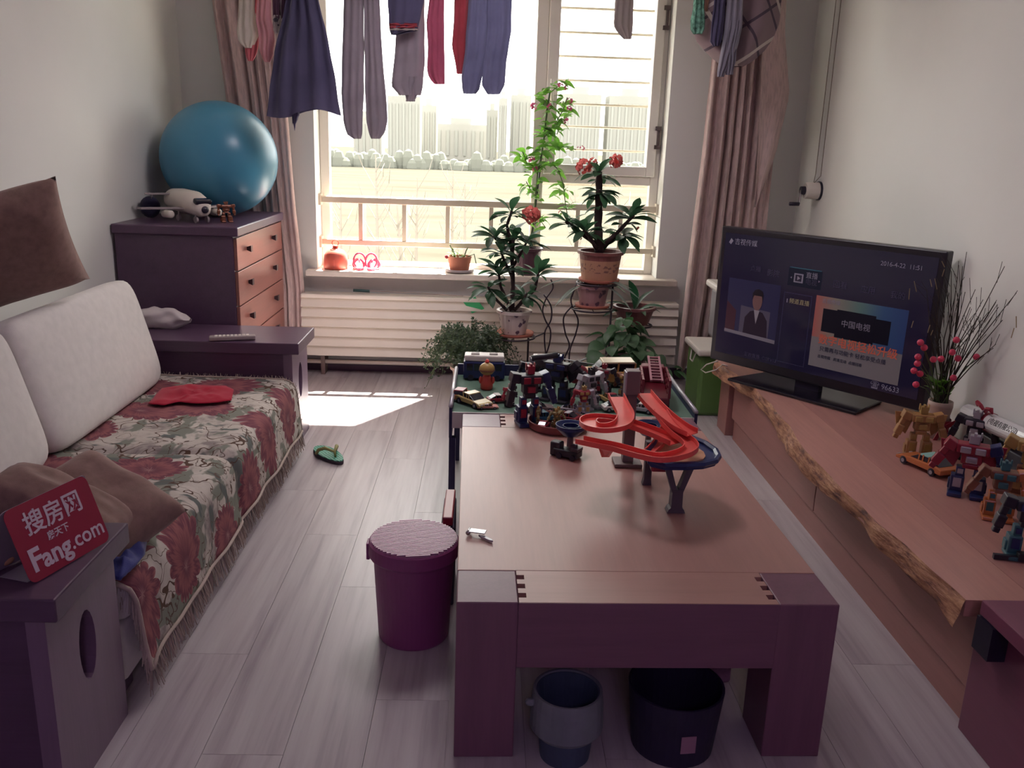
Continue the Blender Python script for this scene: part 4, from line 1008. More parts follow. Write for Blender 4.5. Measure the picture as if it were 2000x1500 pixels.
# ================================================================ television picture
SW, SH = TVW-.056, TVH-.073; SX0, SZ1 = -SW/2, tb+TVH-.028
RX = Matrix.Rotation(PI/2, 4, 'X')
def glow(name, c, e=.5): return mat('screen_'+name, tuple(v*.82 for v in c), .3, .3, vary=0.0, emit=e*.5)
def sq(name, u0, v0, u1, v1, m, lay=1, pts=None):
    P = pts or [(u0, v0), (u1, v0), (u1, v1), (u0, v1)]
    pl = [(SX0+SW*u, SZ1-SH*v) for u, v in P]
    y = -.0225-.0006*lay
    return MB().prism(pl, y, y+.0005, axis='y').build(name, m, scr_root)
def st_(body, u, v, size, m, lay=2, align='LEFT', bold=0.0):
    return text(body, size, m, scr_root, Matrix.Translation((SX0+SW*u, -.0225-.0006*lay-.0003, SZ1-SH*v)) @ RX, bold=bold, align=align)
class _S: pass
scr_root = scr
# children of the screen live in the television's frame: undo the screen's own offset
_off = Matrix.Translation(scr.location).inverted()
_build = MB.build
def fix(o): o.matrix_parent_inverse = _off; return o
GT = glow('grey_text', (150, 142, 160), .35); DT = glow('dim_text', (74, 66, 92), .35)
def S(*a, **k): return fix(sq(*a, **k))
def T(*a, **k): return fix(st_(*a, **k))
T('吉视传媒', .055, .065, .032, GT); S('logo_mark', .022, .045, .045, .085, GT, pts=[(.022, .075), (.034, .04), (.046, .06), (.034, .09)])
T('2016-4-22  11:51', .77, .085, .026, GT)
S('menu_highlight', .355, .205, .52, .345, glow('highlight', (24, 30, 52), .4))
S('highlight_line', .36, .20, .515, .206, glow('line', (60, 110, 130), .5), 2)
S('television_icon', .385, .245, .43, .315, GT, 2); S('television_icon', .392, .255, .423, .305, SCRM, 3); S('play_icon', .40, .262, .418, .298, GT, 4, pts=[(.402, .264), (.417, .28), (.402, .296)])
T('直播', .442, .25, .030, GT); T('电视', .442, .30, .030, DT)
S('arrow', .367, .275, .375, .29, GT, 2, pts=[(.366, .282), (.374, .274), (.374, .290)]); S('arrow', .505, .275, .513, .29, GT, 2, pts=[(.513, .282), (.505, .274), (.505, .290)])
T('影院', .245, .275, .034, DT); T('点播', .155, .26, .030, DT); T('回看', .575, .285, .034, DT); T('应用', .70, .29, .034, DT); T('我的', .83, .295, .032, DT)
# news picture
S('news_picture', .045, .36, .325, .82, glow('news_blue', (44, 42, 78), .5))
S('news_red_side', .045, .60, .14, .80, glow('news_red', (70, 34, 50), .5), 2, pts=[(.045, .55), (.10, .62), (.10, .80), (.045, .80)])
S('chair_back', .13, .57, .29, .80, glow('chair', (86, 78, 98), .5), 2, pts=[(.125, .57), (.285, .585), (.285, .80), (.125, .80)])
S('newsreader_suit', .15, .60, .28, .80, glow('suit', (40, 26, 46), .5), 3, pts=[(.148, .80), (.152, .66), (.178, .605), (.205, .59), (.245, .60), (.272, .66), (.28, .80)])
S('newsreader_shirt', .2, .59, .23, .7, glow('shirt', (150, 140, 150), .5), 4, pts=[(.198, .588), (.228, .588), (.214, .70)])
S('newsreader_face', .19, .43, .24, .59, glow('face', (120, 84, 84), .5), 4, pts=[(.186+.026+.026*math.cos(a), .515+.075*math.sin(a)) for a in [i*2*PI/16 for i in range(16)]])
S('newsreader_hair', .18, .41, .24, .5, glow('hair', (28, 20, 32), .5), 5, pts=[(.184, .51), (.184, .455), (.195, .425), (.215, .415), (.235, .43), (.242, .46), (.240, .51), (.234, .47), (.192, .47)])
S('desk', .045, .785, .325, .82, glow('desk', (128, 118, 130), .5), 5, pts=[(.045, .785), (.325, .80), (.325, .83), (.045, .81)])
# channel panel
pm = glow('panel_outline', (52, 48, 78), .5)
S('channel_panel', .345, .40, .485, .96, pm); S('channel_panel_fill', .349, .406, .481, .954, SCRM, 2)
T('频道直播', .375, .465, .026, glow('yellow_text', (170, 156, 120), .4), 3); S('marker', .362, .45, .367, .48, GT, 3)
# advertisement
AD = bpy.data.materials.new('screen_advert'); AD.use_nodes = True; t = NT(AD); sp = t.new('ShaderNodeSeparateXYZ'); t.link(t.coord('Generated'), sp.inputs[0])
topc = t.ramp(sp.outputs[0], [(0, lin((150, 82, 78))), (.22, lin((124, 112, 104))), (.5, lin((80, 106, 104))), (.75, lin((46, 74, 112))), (1, lin((38, 58, 104)))])
adc = t.mix(t.math('GREATER_THAN', sp.outputs[2], .42), lin((112, 106, 110)), topc)
t.link(adc, t.b.inputs['Base Color']); t.link(adc, t.b.inputs['Emission Color']); t.b.inputs['Emission Strength'].default_value = .16; t.b.inputs['Roughness'].default_value = .3
S('advert', .505, .385, .915, .93, AD)
for (u0, v0, u1, v1, l) in ((.545, .475, .62, .65, 2), (.775, .485, .85, .66, 2), (.61, .465, .785, .675, 3)): S('set_top_box', u0, v0, u1, v1, glow('box', (22, 20, 36), .4), l)
T('中国电视', .635, .565, .034, GT, 4)
T('吉视传媒', .535, .42, .022, GT, 3)
T('数字电视轻松升级', .54, .715, .046, glow('orange_text', (196, 96, 78), .6), 3, bold=.0008)
T('只需再与功能卡 轻松享受点播', .55, .785, .0235, glow('navy_text', (34, 30, 60), .5), 3); T('吉视传媒   高清互动  点播回看', .545, .845, .016, glow('navy_text', (34, 30, 60), .5), 3)
T('正在直播  CCTV13', .17, .965, .022, DT); T('☎ 96633', .80, .965, .032, GT)

# ================================================================ on and round the TV cabinet
CZ = ZS+.001
def loc_on(px, py, z=CZ): p = atz(px, py, z); return Vector((p.x, p.y, z))
GOLD = mat('gold_plastic', (168, 124, 78), .35, .6, vary=.15, vscale=30); ORNG = mat('orange_paint', (190, 110, 66), .22, .6, vary=.06)
REDP = mat('red_plastic', (144, 34, 54), .35, .5, vary=.1); BLUP = mat('navy_plastic', (34, 44, 92), .35, .5, vary=.1); DKP = mat('charcoal_plastic', (38, 34, 46), .4, .5, vary=.2, vscale=30)
SILV = mat('silver_plastic', (168, 164, 172), .3, .6, vary=.1, metal=.3); TEALP = mat('teal_plastic', (54, 98, 108), .4, .5); YELP = mat('yellow_plastic', (172, 140, 82), .4, .5, vary=.1); BRNP = mat('brown_plastic', (124, 76, 56), .4, .5, vary=.2); WHTP = mat('white_toy_plastic', (214, 206, 200), .4, .5)
PINKP = mat('coral_track', (236, 90, 84), .35, .5, vary=.04); OLIV = mat('olive_plastic', (128, 112, 72), .5, .4, vary=.2); GRYP = mat('grey_plastic', (118, 100, 100), .5, .4, vary=.06); GLASSD = mat('dark_toy_glass', (30, 28, 44), .12, .7)
def robot(loc, rz, h, c1, c2, c3, label, wings=False, lean=0.0, arms=(.2, .2), group='toy robots', name='toy_robot', wide=1.0):
    r = thing(name, loc, rz, label, 'toy', group); s = h; k = wide
    def bx(mb, c, d, M=None): mb.cbox((c[0]*s*k, c[1]*s, c[2]*s), (d[0]*s*k, d[1]*s, d[2]*s), M); return mb
    Ml = Matrix.Rotation(lean, 4, 'X')
    mb = MB(); bx(mb, (0, 0, .46), (.20, .15, .08), Ml); bx(mb, (0, 0, .60), (.26, .18, .20), Ml); bx(mb, (0, -.02, .74), (.40, .24, .14), Ml); mb.build('torso', c1, r, bevel=.004)
    mb = MB(); bx(mb, (-.09, -.13, .73), (.13, .06, .10), Ml); bx(mb, (.09, -.13, .73), (.13, .06, .10), Ml); bx(mb, (0, -.11, .58), (.14, .06, .10), Ml); mb.build('chest_plate', c2, r, bevel=.003)
    mb = MB(); bx(mb, (0, -.01, .88), (.13, .13, .13), Ml); bx(mb, (-.075, 0, .93), (.02, .06, .12), Ml); bx(mb, (.075, 0, .93), (.02, .06, .12), Ml); bx(mb, (0, -.03, .96), (.04, .10, .05), Ml); mb.build('head', c2, r, bevel=.002)
    for sg, a in ((-1, arms[0]), (1, arms[1])):
        M = Ml @ Matrix.Translation((sg*.27*s*k, 0, .76*s)) @ Matrix.Rotation(sg*-a, 4, 'Y')
        mb = MB(); mb.cbox((0, 0, 0), (.16*s*k, .2*s, .15*s), M); mb.cbox((sg*.01*s, 0, -.14*s), (.09*s*k, .10*s, .16*s), M); mb.cbox((sg*.01*s, -.03*s, -.29*s), (.12*s*k, .15*s, .18*s), M); mb.cbox((sg*.01*s, -.05*s, -.42*s), (.09*s, .10*s, .08*s), M)
        mb.build('arm', c1 if sg < 0 else c3, r, bevel=.003)
        mb = MB(); bx(mb, (sg*.11, 0, .36), (.11, .13, .16)); bx(mb, (sg*.13, -.01, .17), (.17, .19, .26)); bx(mb, (sg*.14, -.07, .03), (.18, .34, .06)); bx(mb, (sg*.22, .02, .14), (.04, .14, .14)); mb.build('leg', c3, r, bevel=.003)
        mb = MB(); bx(mb, (sg*.13, -.11, .20), (.10, .03, .14)); bx(mb, (sg*.11, -.07, .37), (.07, .03, .07)); mb.build('shin_plate', c2, r)
        if wings:
            M2 = Matrix.Translation((sg*.2*s, .12*s, .78*s)) @ Matrix.Rotation(sg*.5, 4, 'Y')
            MB().prism([(0, 0), (sg*.22*s, .12*s), (sg*.30*s, -.12*s), (sg*.22*s, -.36*s), (0, -.16*s)], 0, .03*s, M2, axis='y').build('wing', c1, r, bevel=.002)
    return r
def toy_car(loc, rz, L, W, H, body, label, suv=False, group='toy cars', roof=None, name='toy_car', stripe=None, tilt=0.0):
    r = thing(name, loc, rz, label, 'toy car', group); r.rotation_euler = (tilt, 0, rz)
    wr = H*.23
    if suv: side = [(-.5, .2), (.5, .2), (.5, .48), (.47, .55), (.27, .60), (-.48, .62), (-.5, .5)]; cab = [(.24, .6), (.10, .93), (-.42, .95), (-.48, .62)]
    else: side = [(-.5, .22), (.5, .2), (.5, .36), (.44, .45), (.16, .56), (-.40, .60), (-.5, .52)]; cab = [(.22, .54), (.03, .88), (-.18, .92), (-.42, .60)]
    MB().prism([(x_*L, z_*H) for x_, z_ in side], -W/2, W/2, axis='y').build('body', body, r, bevel=H*.06, smooth=False)
    MB().prism([(x_*L, z_*H) for x_, z_ in cab], -W*.40, W*.40, axis='y').build('cabin', GLASSD, r, bevel=H*.03)
    rf = [(cab[1][0]+.01, cab[1][1]-.02), (cab[1][0], cab[1][1]+.05), (cab[2][0], cab[2][1]+.05), (cab[2][0]-.02, cab[2][1]-.03)]
    MB().prism([(x_*L, z_*H) for x_, z_ in rf], -W*.41, W*.41, axis='y').build('roof', roof or body, r, bevel=H*.02)
    for x_ in (cab[1][0]-.02, (cab[1][0]+cab[2][0])/2, cab[2][0]-.02):
        for sg in (-1, 1): MB().prism([(x_*L, .58*H), ((x_+.03)*L, .58*H), ((x_+.02)*L, .95*H), ((x_-.01)*L, .95*H)], sg*W*.405-.001, sg*W*.405+.001, axis='y').build('pillar', body, r)
    for x_ in (-.31, .31):
        for sg in (-1, 1):
            wh = MB().lathe([(wr*.6, -W*.09), (wr, -W*.07), (wr, W*.07), (wr*.6, W*.09)], 16, M=Matrix.Translation((x_*L, sg*W*.45, wr)) @ Matrix.Rotation(PI/2, 4, 'X')).build('wheel', BLACK, r)
            fixw = MB().lathe([(wr*.5, -W*.095), (wr*.5, W*.095)], 12, M=Matrix.Translation((x_*L, sg*W*.45, wr)) @ Matrix.Rotation(PI/2, 4, 'X')).build('hub', SILV, r)
    for sg in (-1, 1): MB().box(L*.49, L*.505, sg*W*.32-W*.08, sg*W*.32+W*.08, .34*H, .42*H).build('headlight', WHTP, r)
    return r
robot(loc_on(1790, 890), -2.2+PI/2+.4, .20, GOLD, YELP, GOLD, 'gold toy robot standing in front of the vase', wings=True, arms=(.35, .3))
oc = loc_on(1808, 915); toy_car(oc, math.atan2(-.86, .30)+PI, .205, .085, .062, ORNG, 'shiny orange toy sports car beside the gold robot', roof=mat('pale_blue_roof', (150, 196, 190), .2))
robot(loc_on(1885, 965), -.5, .215, REDP, SILV, BLUP, 'red and blue toy robot behind the orange car', wings=True, arms=(.5, .4), wide=1.1)
robot(Vector((1.775, 2.98, CZ)), -.7, .19, DKP, SILV, DKP, 'black and silver toy robot next to the plastic tube', arms=(.3, .3))
robot(Vector((1.765, 2.62, CZ)), -.6, .235, YELP, GOLD, BRNP, 'yellow toy robot at the right edge under the plastic tube', arms=(.4, .4))
robot(loc_on(1945, 1010), -.4, .19, BRNP, TEALP, ORNG, 'brown and teal toy robot behind the dark blue one', arms=(.5, .2))
robot(loc_on(1995, 1085), -.3, .205, DKP, BLUP, TEALP, 'dark blue toy robot nearest the camera at the right edge', arms=(.25, .3))
rr_ = robot(Vector((1.72, 2.40, CZ)), -.5, .20, REDP, SILV, DKP, 'red toy robot half cut off by the right edge', arms=(.3, .3))
gn = thing('toy_blaster', loc_on(1985, 1095), -.2, 'small black toy blaster lying in front of the dark robot', 'toy')
MB().box(-.06, .03, -.006, .006, .0, .014).build('barrel', DKP, gn); MB().box(0, .04, -.012, .012, .002, .026).build('body', DKP, gn, bevel=.003)
# black box against the wall with the clear tube on it
bxr = thing('black_box', (1.80, 2.55, CZ), 0, 'long flat black box against the right wall under the tube', 'box')
MB().box(1.825, 1.857, 2.1, 3.12, CZ, CZ+.085).build('carton', BLACK, bxr, bevel=.004, world=True)
TUBM = mat('clear_plastic_tube', (216, 214, 216), .12, .8, vary=.08, vscale=3)
t0, t1 = atx(1891, 806, 1.815), atx(2030, 868, 1.815)
tb_ = thing('plastic_tube', t1, 0, 'shiny silvery plastic tube tied with a red ribbon by the wall', 'tube')
dt = (t1-t0); 
MB().tube([t0, t1], .034, 20).build('tube', TUBM, tb_, world=True, smooth=False)
c_ = t0+dt*.33
MB().tube([t0+dt*.32, t0+dt*.36], .036, 20).build('ribbon', REDP, tb_, world=True)
bw = MB()
for sg in (-1, 1): bw.tube([c_+Vector((-.02, 0, .034)), c_+Vector((-.03, sg*.02, .055)), c_+Vector((-.03, sg*.045, .06)), c_+Vector((-.025, sg*.05, .045))], [.004, .008, .009, .003], 6)
bw.build('bow', REDP, tb_, world=True)
_d = dt.normalized(); _n = Vector((-1, 0, .55)); _n = (_n-_d*_n.dot(_d)).normalized(); _y = _n.cross(_d)
Mt = Matrix((_d, _y, _n)).transposed().to_4x4(); Mt.translation = t0+dt*.62+_n*.0345
text('(电视有限公司)', .026, mat('tube_print', (70, 62, 66), .6), tb_, wm(tb_).inverted() @ Mt)
# vase of twigs and berries
VB = Vector((1.772, 3.235, CZ))
vase = thing('vase', VB, 0, 'cream vase tied with red ribbon holding dry twigs and pink berries', 'vase')
MB().lathe([(.045, 0), (.048, .004), (.044, .05), (.040, .09), (.046, .125), (.045, .145), (.041, .145), (.036, .10)], 28).build('body', mat('cream_glaze', (176, 152, 140), .4, vary=.1), vase, smooth=True)
MB().lathe([(.0475, .045), (.050, .06), (.0475, .075)], 28, cap=False).build('ribbon', REDP, vase, smooth=True)
for sg in (-1, 1):
    MB().prism([(0, .06), (sg*.045, .085), (sg*.05, .05)], -.054, -.050, axis='y').build('bow_loop', REDP, vase)
    MB().prism([(0, .055), (sg*.012, .055), (sg*.035, -.0), (sg*.018, -.0)], -.053, -.050, axis='y').build('ribbon_tail', REDP, vase)
def tip(px, py, Y=3.2):
    p = at(px, py, Y); return p if p.x < 1.83 else atx(px, py, 1.83)
TWG = mat('twig', (66, 60, 54), .8, .2, vary=.25); TWG2 = mat('dry_grass', (150, 132, 104), .8, .2, vary=.2)
rng = random.Random(5); mouth = VB+Vector((0, 0, .14))
tips = [(1888, 492), (1880, 520), (1858, 530), (1850, 560), (1845, 590), (1835, 560), (1962, 520), (1945, 590), (1930, 610), (1985, 572), (1950, 600), (1905, 565), (1895, 600), (1945, 672), (1912, 620), (1870, 540), (1838, 615), (1865, 580), (1885, 570), (1920, 585), (1940, 680), (1900, 640), (1822, 580), (1810, 565), (1958, 625), (1872, 600)]
for (px, py) in tips:
    e = tip(px, py, 3.2+rng.uniform(-.08, .05)); m_ = mouth.lerp(e, .55)+Vector((rng.uniform(-.02, .02), rng.uniform(-.02, .02), .02)); b0 = mouth+Vector((rng.uniform(-.02, .02), rng.uniform(-.02, .02), -.06))
    for q in (m_, e): q.x = min(q.x, 1.845)
    MB().tube([b0, mouth+Vector((rng.uniform(-.02, .02), rng.uniform(-.02, .02), .0)), m_, e], [.003, .0028, .002, .0012], 5).build('twig', TWG, vase, world=True)
br = MB()
for i in range(90):
    px, py = tips[rng.randrange(len(tips))]; e = tip(px, py); s = rng.uniform(.45, 1); b0 = mouth.lerp(e, s); q = b0+(e-mouth).normalized()*rng.uniform(.03, .09)+Vector((rng.uniform(-.04, .012), rng.uniform(-.03, .03), rng.uniform(-.02, .03)))
    q.x = min(q.x, 1.848); b0.x = min(b0.x, 1.848); br.tube([b0, q], .0009, 4)
tag(br.build('fine_twigs', TWG, vase, world=True), kind='stuff')
gr = MB()
for (px, py) in ((1790, 570), (1820, 560), (1830, 565), (1775, 585), (1812, 650), (1818, 655), (1780, 640), (1845, 522), (1840, 540), (1985, 640), (1975, 660)):
    e = tip(px, py); gr.tube([e, e+Vector((rng.uniform(-.015, .005), 0, rng.uniform(.02, .045)))], .0016, 4)
tag(gr.build('grass_tips', TWG2, vase, world=True), kind='stuff')
BER = mat('pink_berry', (214, 62, 96), .4, .5, vary=.08)
for (px, py) in ((1798, 669), (1805, 679), (1793, 697), (1792, 710), (1785, 724), (1797, 730), (1789, 751), (1823, 702), (1838, 701), (1862, 738), (1907, 697), (1860, 688), (1871, 700), (1868, 664)):
    e = tip(px, py, 3.14); MB().ball(e, .0125, 12, 8).build('berry', BER, vase, world=True, smooth=True)
    MB().tube([mouth+Vector((rng.uniform(-.02, .02), rng.uniform(-.02, .02), -.02)), mouth.lerp(e, .6)+Vector((0, 0, .01)), e], .0015, 5).build('berry_stalk', GSTEM, vase, world=True)
# leaves low in the bouquet
for i in range(14):
    a = rng.uniform(PI*.6, PI*1.6); put(m_vine, 'leaf', vase, mouth+Vector((rng.uniform(-.02, .02), rng.uniform(-.02, .02), rng.uniform(0, .08))), (math.cos(a), math.sin(a), rng.uniform(.5, 1.5)), rng.uniform(.06, .10), 0)
cb = [at(1402, 705, 4.36), at(1380, 712, 4.42), at(1369, 722, 4.44), at(1378, 728, 4.42), at(1400, 722, 4.36), at(1412, 712, 4.30), at(1420, 715, 4.25)]
cable = MB().tube(cb, .0035, 6).build('white_cable', WHP, None, smooth=True); tag(cable, 'white cable looping off the far end of the TV cabinet', 'cable')
# bins behind the cabinet
gb = thing('storage_bin', (1.30, 4.76, 0), 0, 'green storage bin with a white lid beside the right curtain', 'bin', 'storage bins')
GRN = mat('green_bin_plastic', (92, 126, 66), .45, .5)
MB().prism([(1.165, 4.60), (1.44, 4.60), (1.44, 4.92), (1.165, 4.92)], 0, .34).build('body', GRN, gb, bevel=.02, world=True)
MB().prism([(1.145, 4.58), (1.46, 4.58), (1.46, 4.94), (1.145, 4.94)], .341, .375).build('lid', WHP, gb, bevel=.01, world=True)
MB().tube([(1.160, 4.70, .33), (1.150, 4.72, .28), (1.150, 4.78, .28), (1.160, 4.80, .33)], .004, 6).build('handle', WHP, gb, world=True)
gb2 = thing('storage_bin', (1.62, 4.85, 0), 0, 'taller pale bin with a white lid showing left of the television', 'bin', 'storage bins')
p = at(1392, 556, 4.86); 
MB().prism([(p.x+.03, 4.72), (1.75, 4.72), (1.75, 5.0), (p.x+.03, 5.0)], .376, .66).build('body', mat('grey_bin_plastic', (150, 146, 150), .45), gb2, bevel=.02, world=True)
MB().prism([(p.x, 4.70), (1.77, 4.70), (1.77, 5.02), (p.x, 5.02)], .661, .70).build('lid', WHP, gb2, bevel=.012, world=True)
MB().prism([(1.47, 4.72), (1.75, 4.72), (1.75, 5.0), (1.47, 5.0)], 0, .376).build('base_box', mat('grey_bin_plastic', (150, 146, 150), .45), gb2, world=True)

# ================================================================ things left of the table
def frame3(o, e1, e2):
    e1 = Vector(e1).normalized(); e2 = Vector(e2); e2 = (e2-e1*e2.dot(e1)).normalized(); e3 = e1.cross(e2)
    m_ = Matrix((e1, e2, e3)).transposed().to_4x4(); m_.translation = o; return m_, e1, e2
def corner_pillow(o, e1, e2, w_, h_, th, label, seed):
    m_, a, b_ = frame3(Vector(o), e1, e2); m_.translation = Vector(o)+a*w_/2+b_*h_/2
    return pillow('scatter_cushion', m_, w_, h_, th, label, seed=seed)
corner_pillow((-1.45, 3.23, .889), (.05, -.52, .85), (-.8, -.5, -.26), .44, .44, .16, 'brown cushion propped upright on top of the sofa back', 3)
corner_pillow((-1.11, 2.36, .545), (.84, -.30, -.34), (-.38, -.85, -.18), .35, .29, .15, 'brown cushion lying on the floral throw behind the red sign', 8)
corner_pillow((-1.21, 2.16, .575), (.90, -.06, -.42), (-.2, -.8, .12), .36, .20, .13, 'brown cushion at the left edge, nearest the camera', 13)
# red folding sign on the near end table
bl_, br_ = atz(62, 1145, .5155), atz(216, 1055, .5155)
wv_ = br_-bl_; wid = wv_.length; ux = wv_.normalized(); nrm = Vector((ux.y, -ux.x, 0))
sg_ = thing('tent_sign', (bl_+br_)/2, math.atan2(ux.y, ux.x), 'red and white folded desk sign on the near end table', 'sign')
RSG = mat('sign_red', (150, 28, 62), .45, .4, vary=.03); WSG = mat('sign_white', (150, 140, 152), .6, .3, vary=.03)
def rrect(w_, h_, r, n=5):
    pts = []
    for (cx_, cy_, a0_) in ((w_/2-r, h_-r, 0), (-w_/2+r, h_-r, PI/2), (-w_/2+r, r, PI), (w_/2-r, r, 1.5*PI)):
        pts += [(cx_+r*math.cos(a0_+k_*PI/2/n), cy_+r*math.sin(a0_+k_*PI/2/n)) for k_ in range(n+1)]
    return pts
hh = wid*.70
Mf = Matrix.Translation((0, 0, .002)) @ Matrix.Rotation(math.radians(-20), 4, 'X')
MB().prism(rrect(wid, hh, .018), -.0008, .0008, Mf, axis='y').build('front_leaf', RSG, sg_)
topv = Mf @ Vector((0, 0, hh)); 
Mb = Matrix.Translation((0, topv.y*2+.0, .002)) @ Matrix.Rotation(math.radians(20), 4, 'X')
MB().prism(rrect(wid*1.06, hh, .018), -.0008, .0008, Mb, axis='y').build('back_leaf', WSG, sg_)
MB().box(-wid*.46, wid*.46, .02, topv.y*2-.02, .0, .0016).build('base_leaf', WSG, sg_)
LET = mat('sign_lettering', (206, 190, 202), .6, .3, vary=0)
def lab(body, size, x_, z_, bold=0.0, al='CENTER', sh=0.0): text(body, size, LET, sg_, Mf @ Matrix.Translation((x_, -.0012, z_)) @ RX, bold=bold, align=al, shear=sh)
lab('搜房网', hh*.33, 0, hh*.70, .0008)
lab('房天下', hh*.125, -wid*.03, hh*.455, .0004)
lab('F', hh*.42, -wid*.43, hh*.25, .0018, 'LEFT'); lab('ang', hh*.36, -wid*.30, hh*.225, .0016, 'LEFT'); lab('.com', hh*.31, wid*.045, hh*.235, .0006, 'LEFT')
# tan snack beside it
sn = loc_on(2, 1105, .516); 
sk = thing('bread_roll', sn, 0, 'small tan rounded roll half cut off by the left edge', 'food')
MB().ball((0, 0, .016), (.028, .024, .016), 16, 10).build('lower_half', mat('tan_crust', (190, 142, 112), .6, vary=.2, vscale=40), sk, smooth=True)
MB().ball((-.004, .004, .036), (.022, .020, .014), 16, 10).build('upper_half', mat('tan_crust', (190, 142, 112), .6, vary=.2, vscale=40), sk, smooth=True)
# cloths
def heap(name, outline, z0, h, m, label, cat, seed, zfn=None, nu=48, nv=14):
    """crumpled cloth: outline points (x,y world) filled with a wrinkled dome"""
    cx_ = sum(p[0] for p in outline)/len(outline); cy_ = sum(p[1] for p in outline)/len(outline); n = len(outline)
    def edge(u):
        k_ = u*n; i = int(k_) % n; f_ = k_-int(k_); a = outline[i]; b_ = outline[(i+1) % n]; return (a[0]+(b_[0]-a[0])*f_, a[1]+(b_[1]-a[1])*f_)
    def fn(u, v):
        e = edge(u % 1); x_ = cx_+(e[0]-cx_)*v; y_ = cy_+(e[1]-cy_)*v
        base = zfn(x_, y_) if zfn else z0
        q = (1-v**3); z_ = base+.003+h*q*(.55+.6*noise.noise(Vector((x_*14, y_*14, seed)))+.3*noise.noise(Vector((x_*35, y_*35, seed)))) + .004*abs(noise.noise(Vector((x_*40, y_*40, seed+2))))
        return (x_, y_, max(base+.002, z_))
    o = MB().grid(fn, nu, nv, close_u=True).build(name, m, None, smooth=True, solid=.003)
    return tag(o, label, cat)
def px_outline(pts, z): return [(lambda p: (p.x, p.y))(atz(a, b_, z)) for a, b_ in pts]
heap('red_cloth', px_outline([(290, 792), (315, 762), (360, 755), (440, 757), (457, 765), (452, 785), (420, 790), (380, 792), (350, 788), (320, 795)], .358), .362, .028, cloth_mat('bright_red_cloth', (168, 34, 58), .1, 300), 'crumpled red cloth on the far end of the floral throw', 'cloth', 4)
heap('blue_cloth', px_outline([(208, 1125), (212, 1095), (240, 1065), (268, 1045), (287, 1050), (282, 1080), (262, 1105), (235, 1130)], .37), .362, .06, cloth_mat('blue_satin', (56, 60, 124), .2, 300, rough=.5), 'crumpled dark blue cloth on the near corner of the sofa', 'cloth', 9)
wb = [at(265, 612, 4.17), at(300, 600, 4.17), at(340, 602, 4.17), at(372, 622, 4.17), at(362, 632, 4.17), at(340, 645, 4.17), at(310, 632, 4.17), at(272, 640, 4.17)]
wx = [(p.x, 4.02+.1*(i % 2)) for i, p in enumerate(wb)]
def wfn(u, v):
    k, a, b_ = lerp_rows([(255, 608, 650), (300, 600, 640), (340, 602, 646), (372, 622, 630)], v)
    th = 2*PI*u; c = .5+.5*math.cos(th); p = at(k, a+(b_-a)*c, 4.13); return (p.x, 4.13+.05*math.sin(th)*(1-.6*v)+.02*noise.noise(Vector((c*3, v*4, 2))), p.z+.008*noise.noise(Vector((c*4, v*7, 6))))
tag(MB().grid(wfn, 36, 24, close_u=True).build('white_bag', mat('white_plastic_bag', (206, 196, 196), .4, .5, vary=.06), None, smooth=True), 'crumpled white plastic bag sticking out behind the sofa cushion', 'bag')
# remote control
rp0, rp1 = atz(408, 664, .518), atz(500, 662, .518)
rd = rp1-rp0; rc = thing('remote_control', (rp0+rp1)/2, math.atan2(rd.y, rd.x)+.05, 'grey remote control lying on the far end table', 'remote control')
RL = rd.length*.98
MB().box(-RL/2, RL/2, -.022, .022, 0, .018).build('body', mat('grey_remote', (150, 136, 136), .45), rc, bevel=.004)
for i in range(9):
    for j in range(3): MB().box(-RL*.38+i*RL*.085, -RL*.38+i*RL*.085+.012, -.015+j*.011, -.007+j*.011, .018, .0205).build('button', WHTP, rc)
# toy plane on the chest
pl_ = at(372, 425, 4.47)
plane = thing('toy_airplane', (pl_.x, 4.50, CT), math.radians(-42), 'white toy airplane with grey wings on the chest of drawers', 'toy airplane')
WPL = mat('plane_white', (206, 196, 186), .4, .5, vary=.04); GPL = mat('plane_grey', (150, 138, 140), .45, .5)
fus = [(-.17, .045, .10), (-.165, .062, .10), (-.08, .070, .098), (.03, .070, .092), (.085, .060, .080), (.115, .040, .070), (.125, .012, .064)]
def fusf(u, v):
    k_ = v*(len(fus)-1); i = min(len(fus)-2, int(k_)); f_ = k_-i; a, b_ = fus[i], fus[i+1]
    x_, r_, zc = (a[j]+(b_[j]-a[j])*f_ for j in range(3)); th = 2*PI*u; return (x_, r_*.92*math.cos(th), zc+r_*.85*math.sin(th))
MB().grid(fusf, 28, 24, close_u=True).build('fuselage', WPL, plane, smooth=True)
MB().ball((.122, 0, .066), (.014, .020, .018), 14, 10).build('nose', BLACK, plane, smooth=True)
MB().box(.062, .098, -.045, .045, .098, .126, Matrix.Rotation(.35, 4, 'Y') @ Matrix.Translation((-.02, 0, .022))).build('windscreen', GLASSD, plane, bevel=.01)
MB().prism([(-.03, -.04), (.03, -.04), (-.05, -.24), (-.09, -.24)], .062, .072).build('wing', GPL, plane, bevel=.003)
MB().prism([(.03, .04), (-.03, .04), (-.09, .24), (-.05, .24)], .062, .072).build('wing', GPL, plane, bevel=.003)
MB().prism([(-.11, -.05), (-.15, -.15), (-.18, -.15), (-.17, -.05)], .125, .133).build('tailplane', GPL, plane, bevel=.002)
MB().prism([(-.17, .05), (-.18, .15), (-.15, .15), (-.11, .05)], .125, .133).build('tailplane', GPL, plane, bevel=.002)
for sg in (-1, 1): MB().lathe([(.014, -.035), (.019, -.03), (.019, .03), (.013, .035)], 16, M=Matrix.Translation((.0, sg*.13, .042)) @ Matrix.Rotation(PI/2, 4, 'Y')).build('engine', WPL, plane, smooth=True)
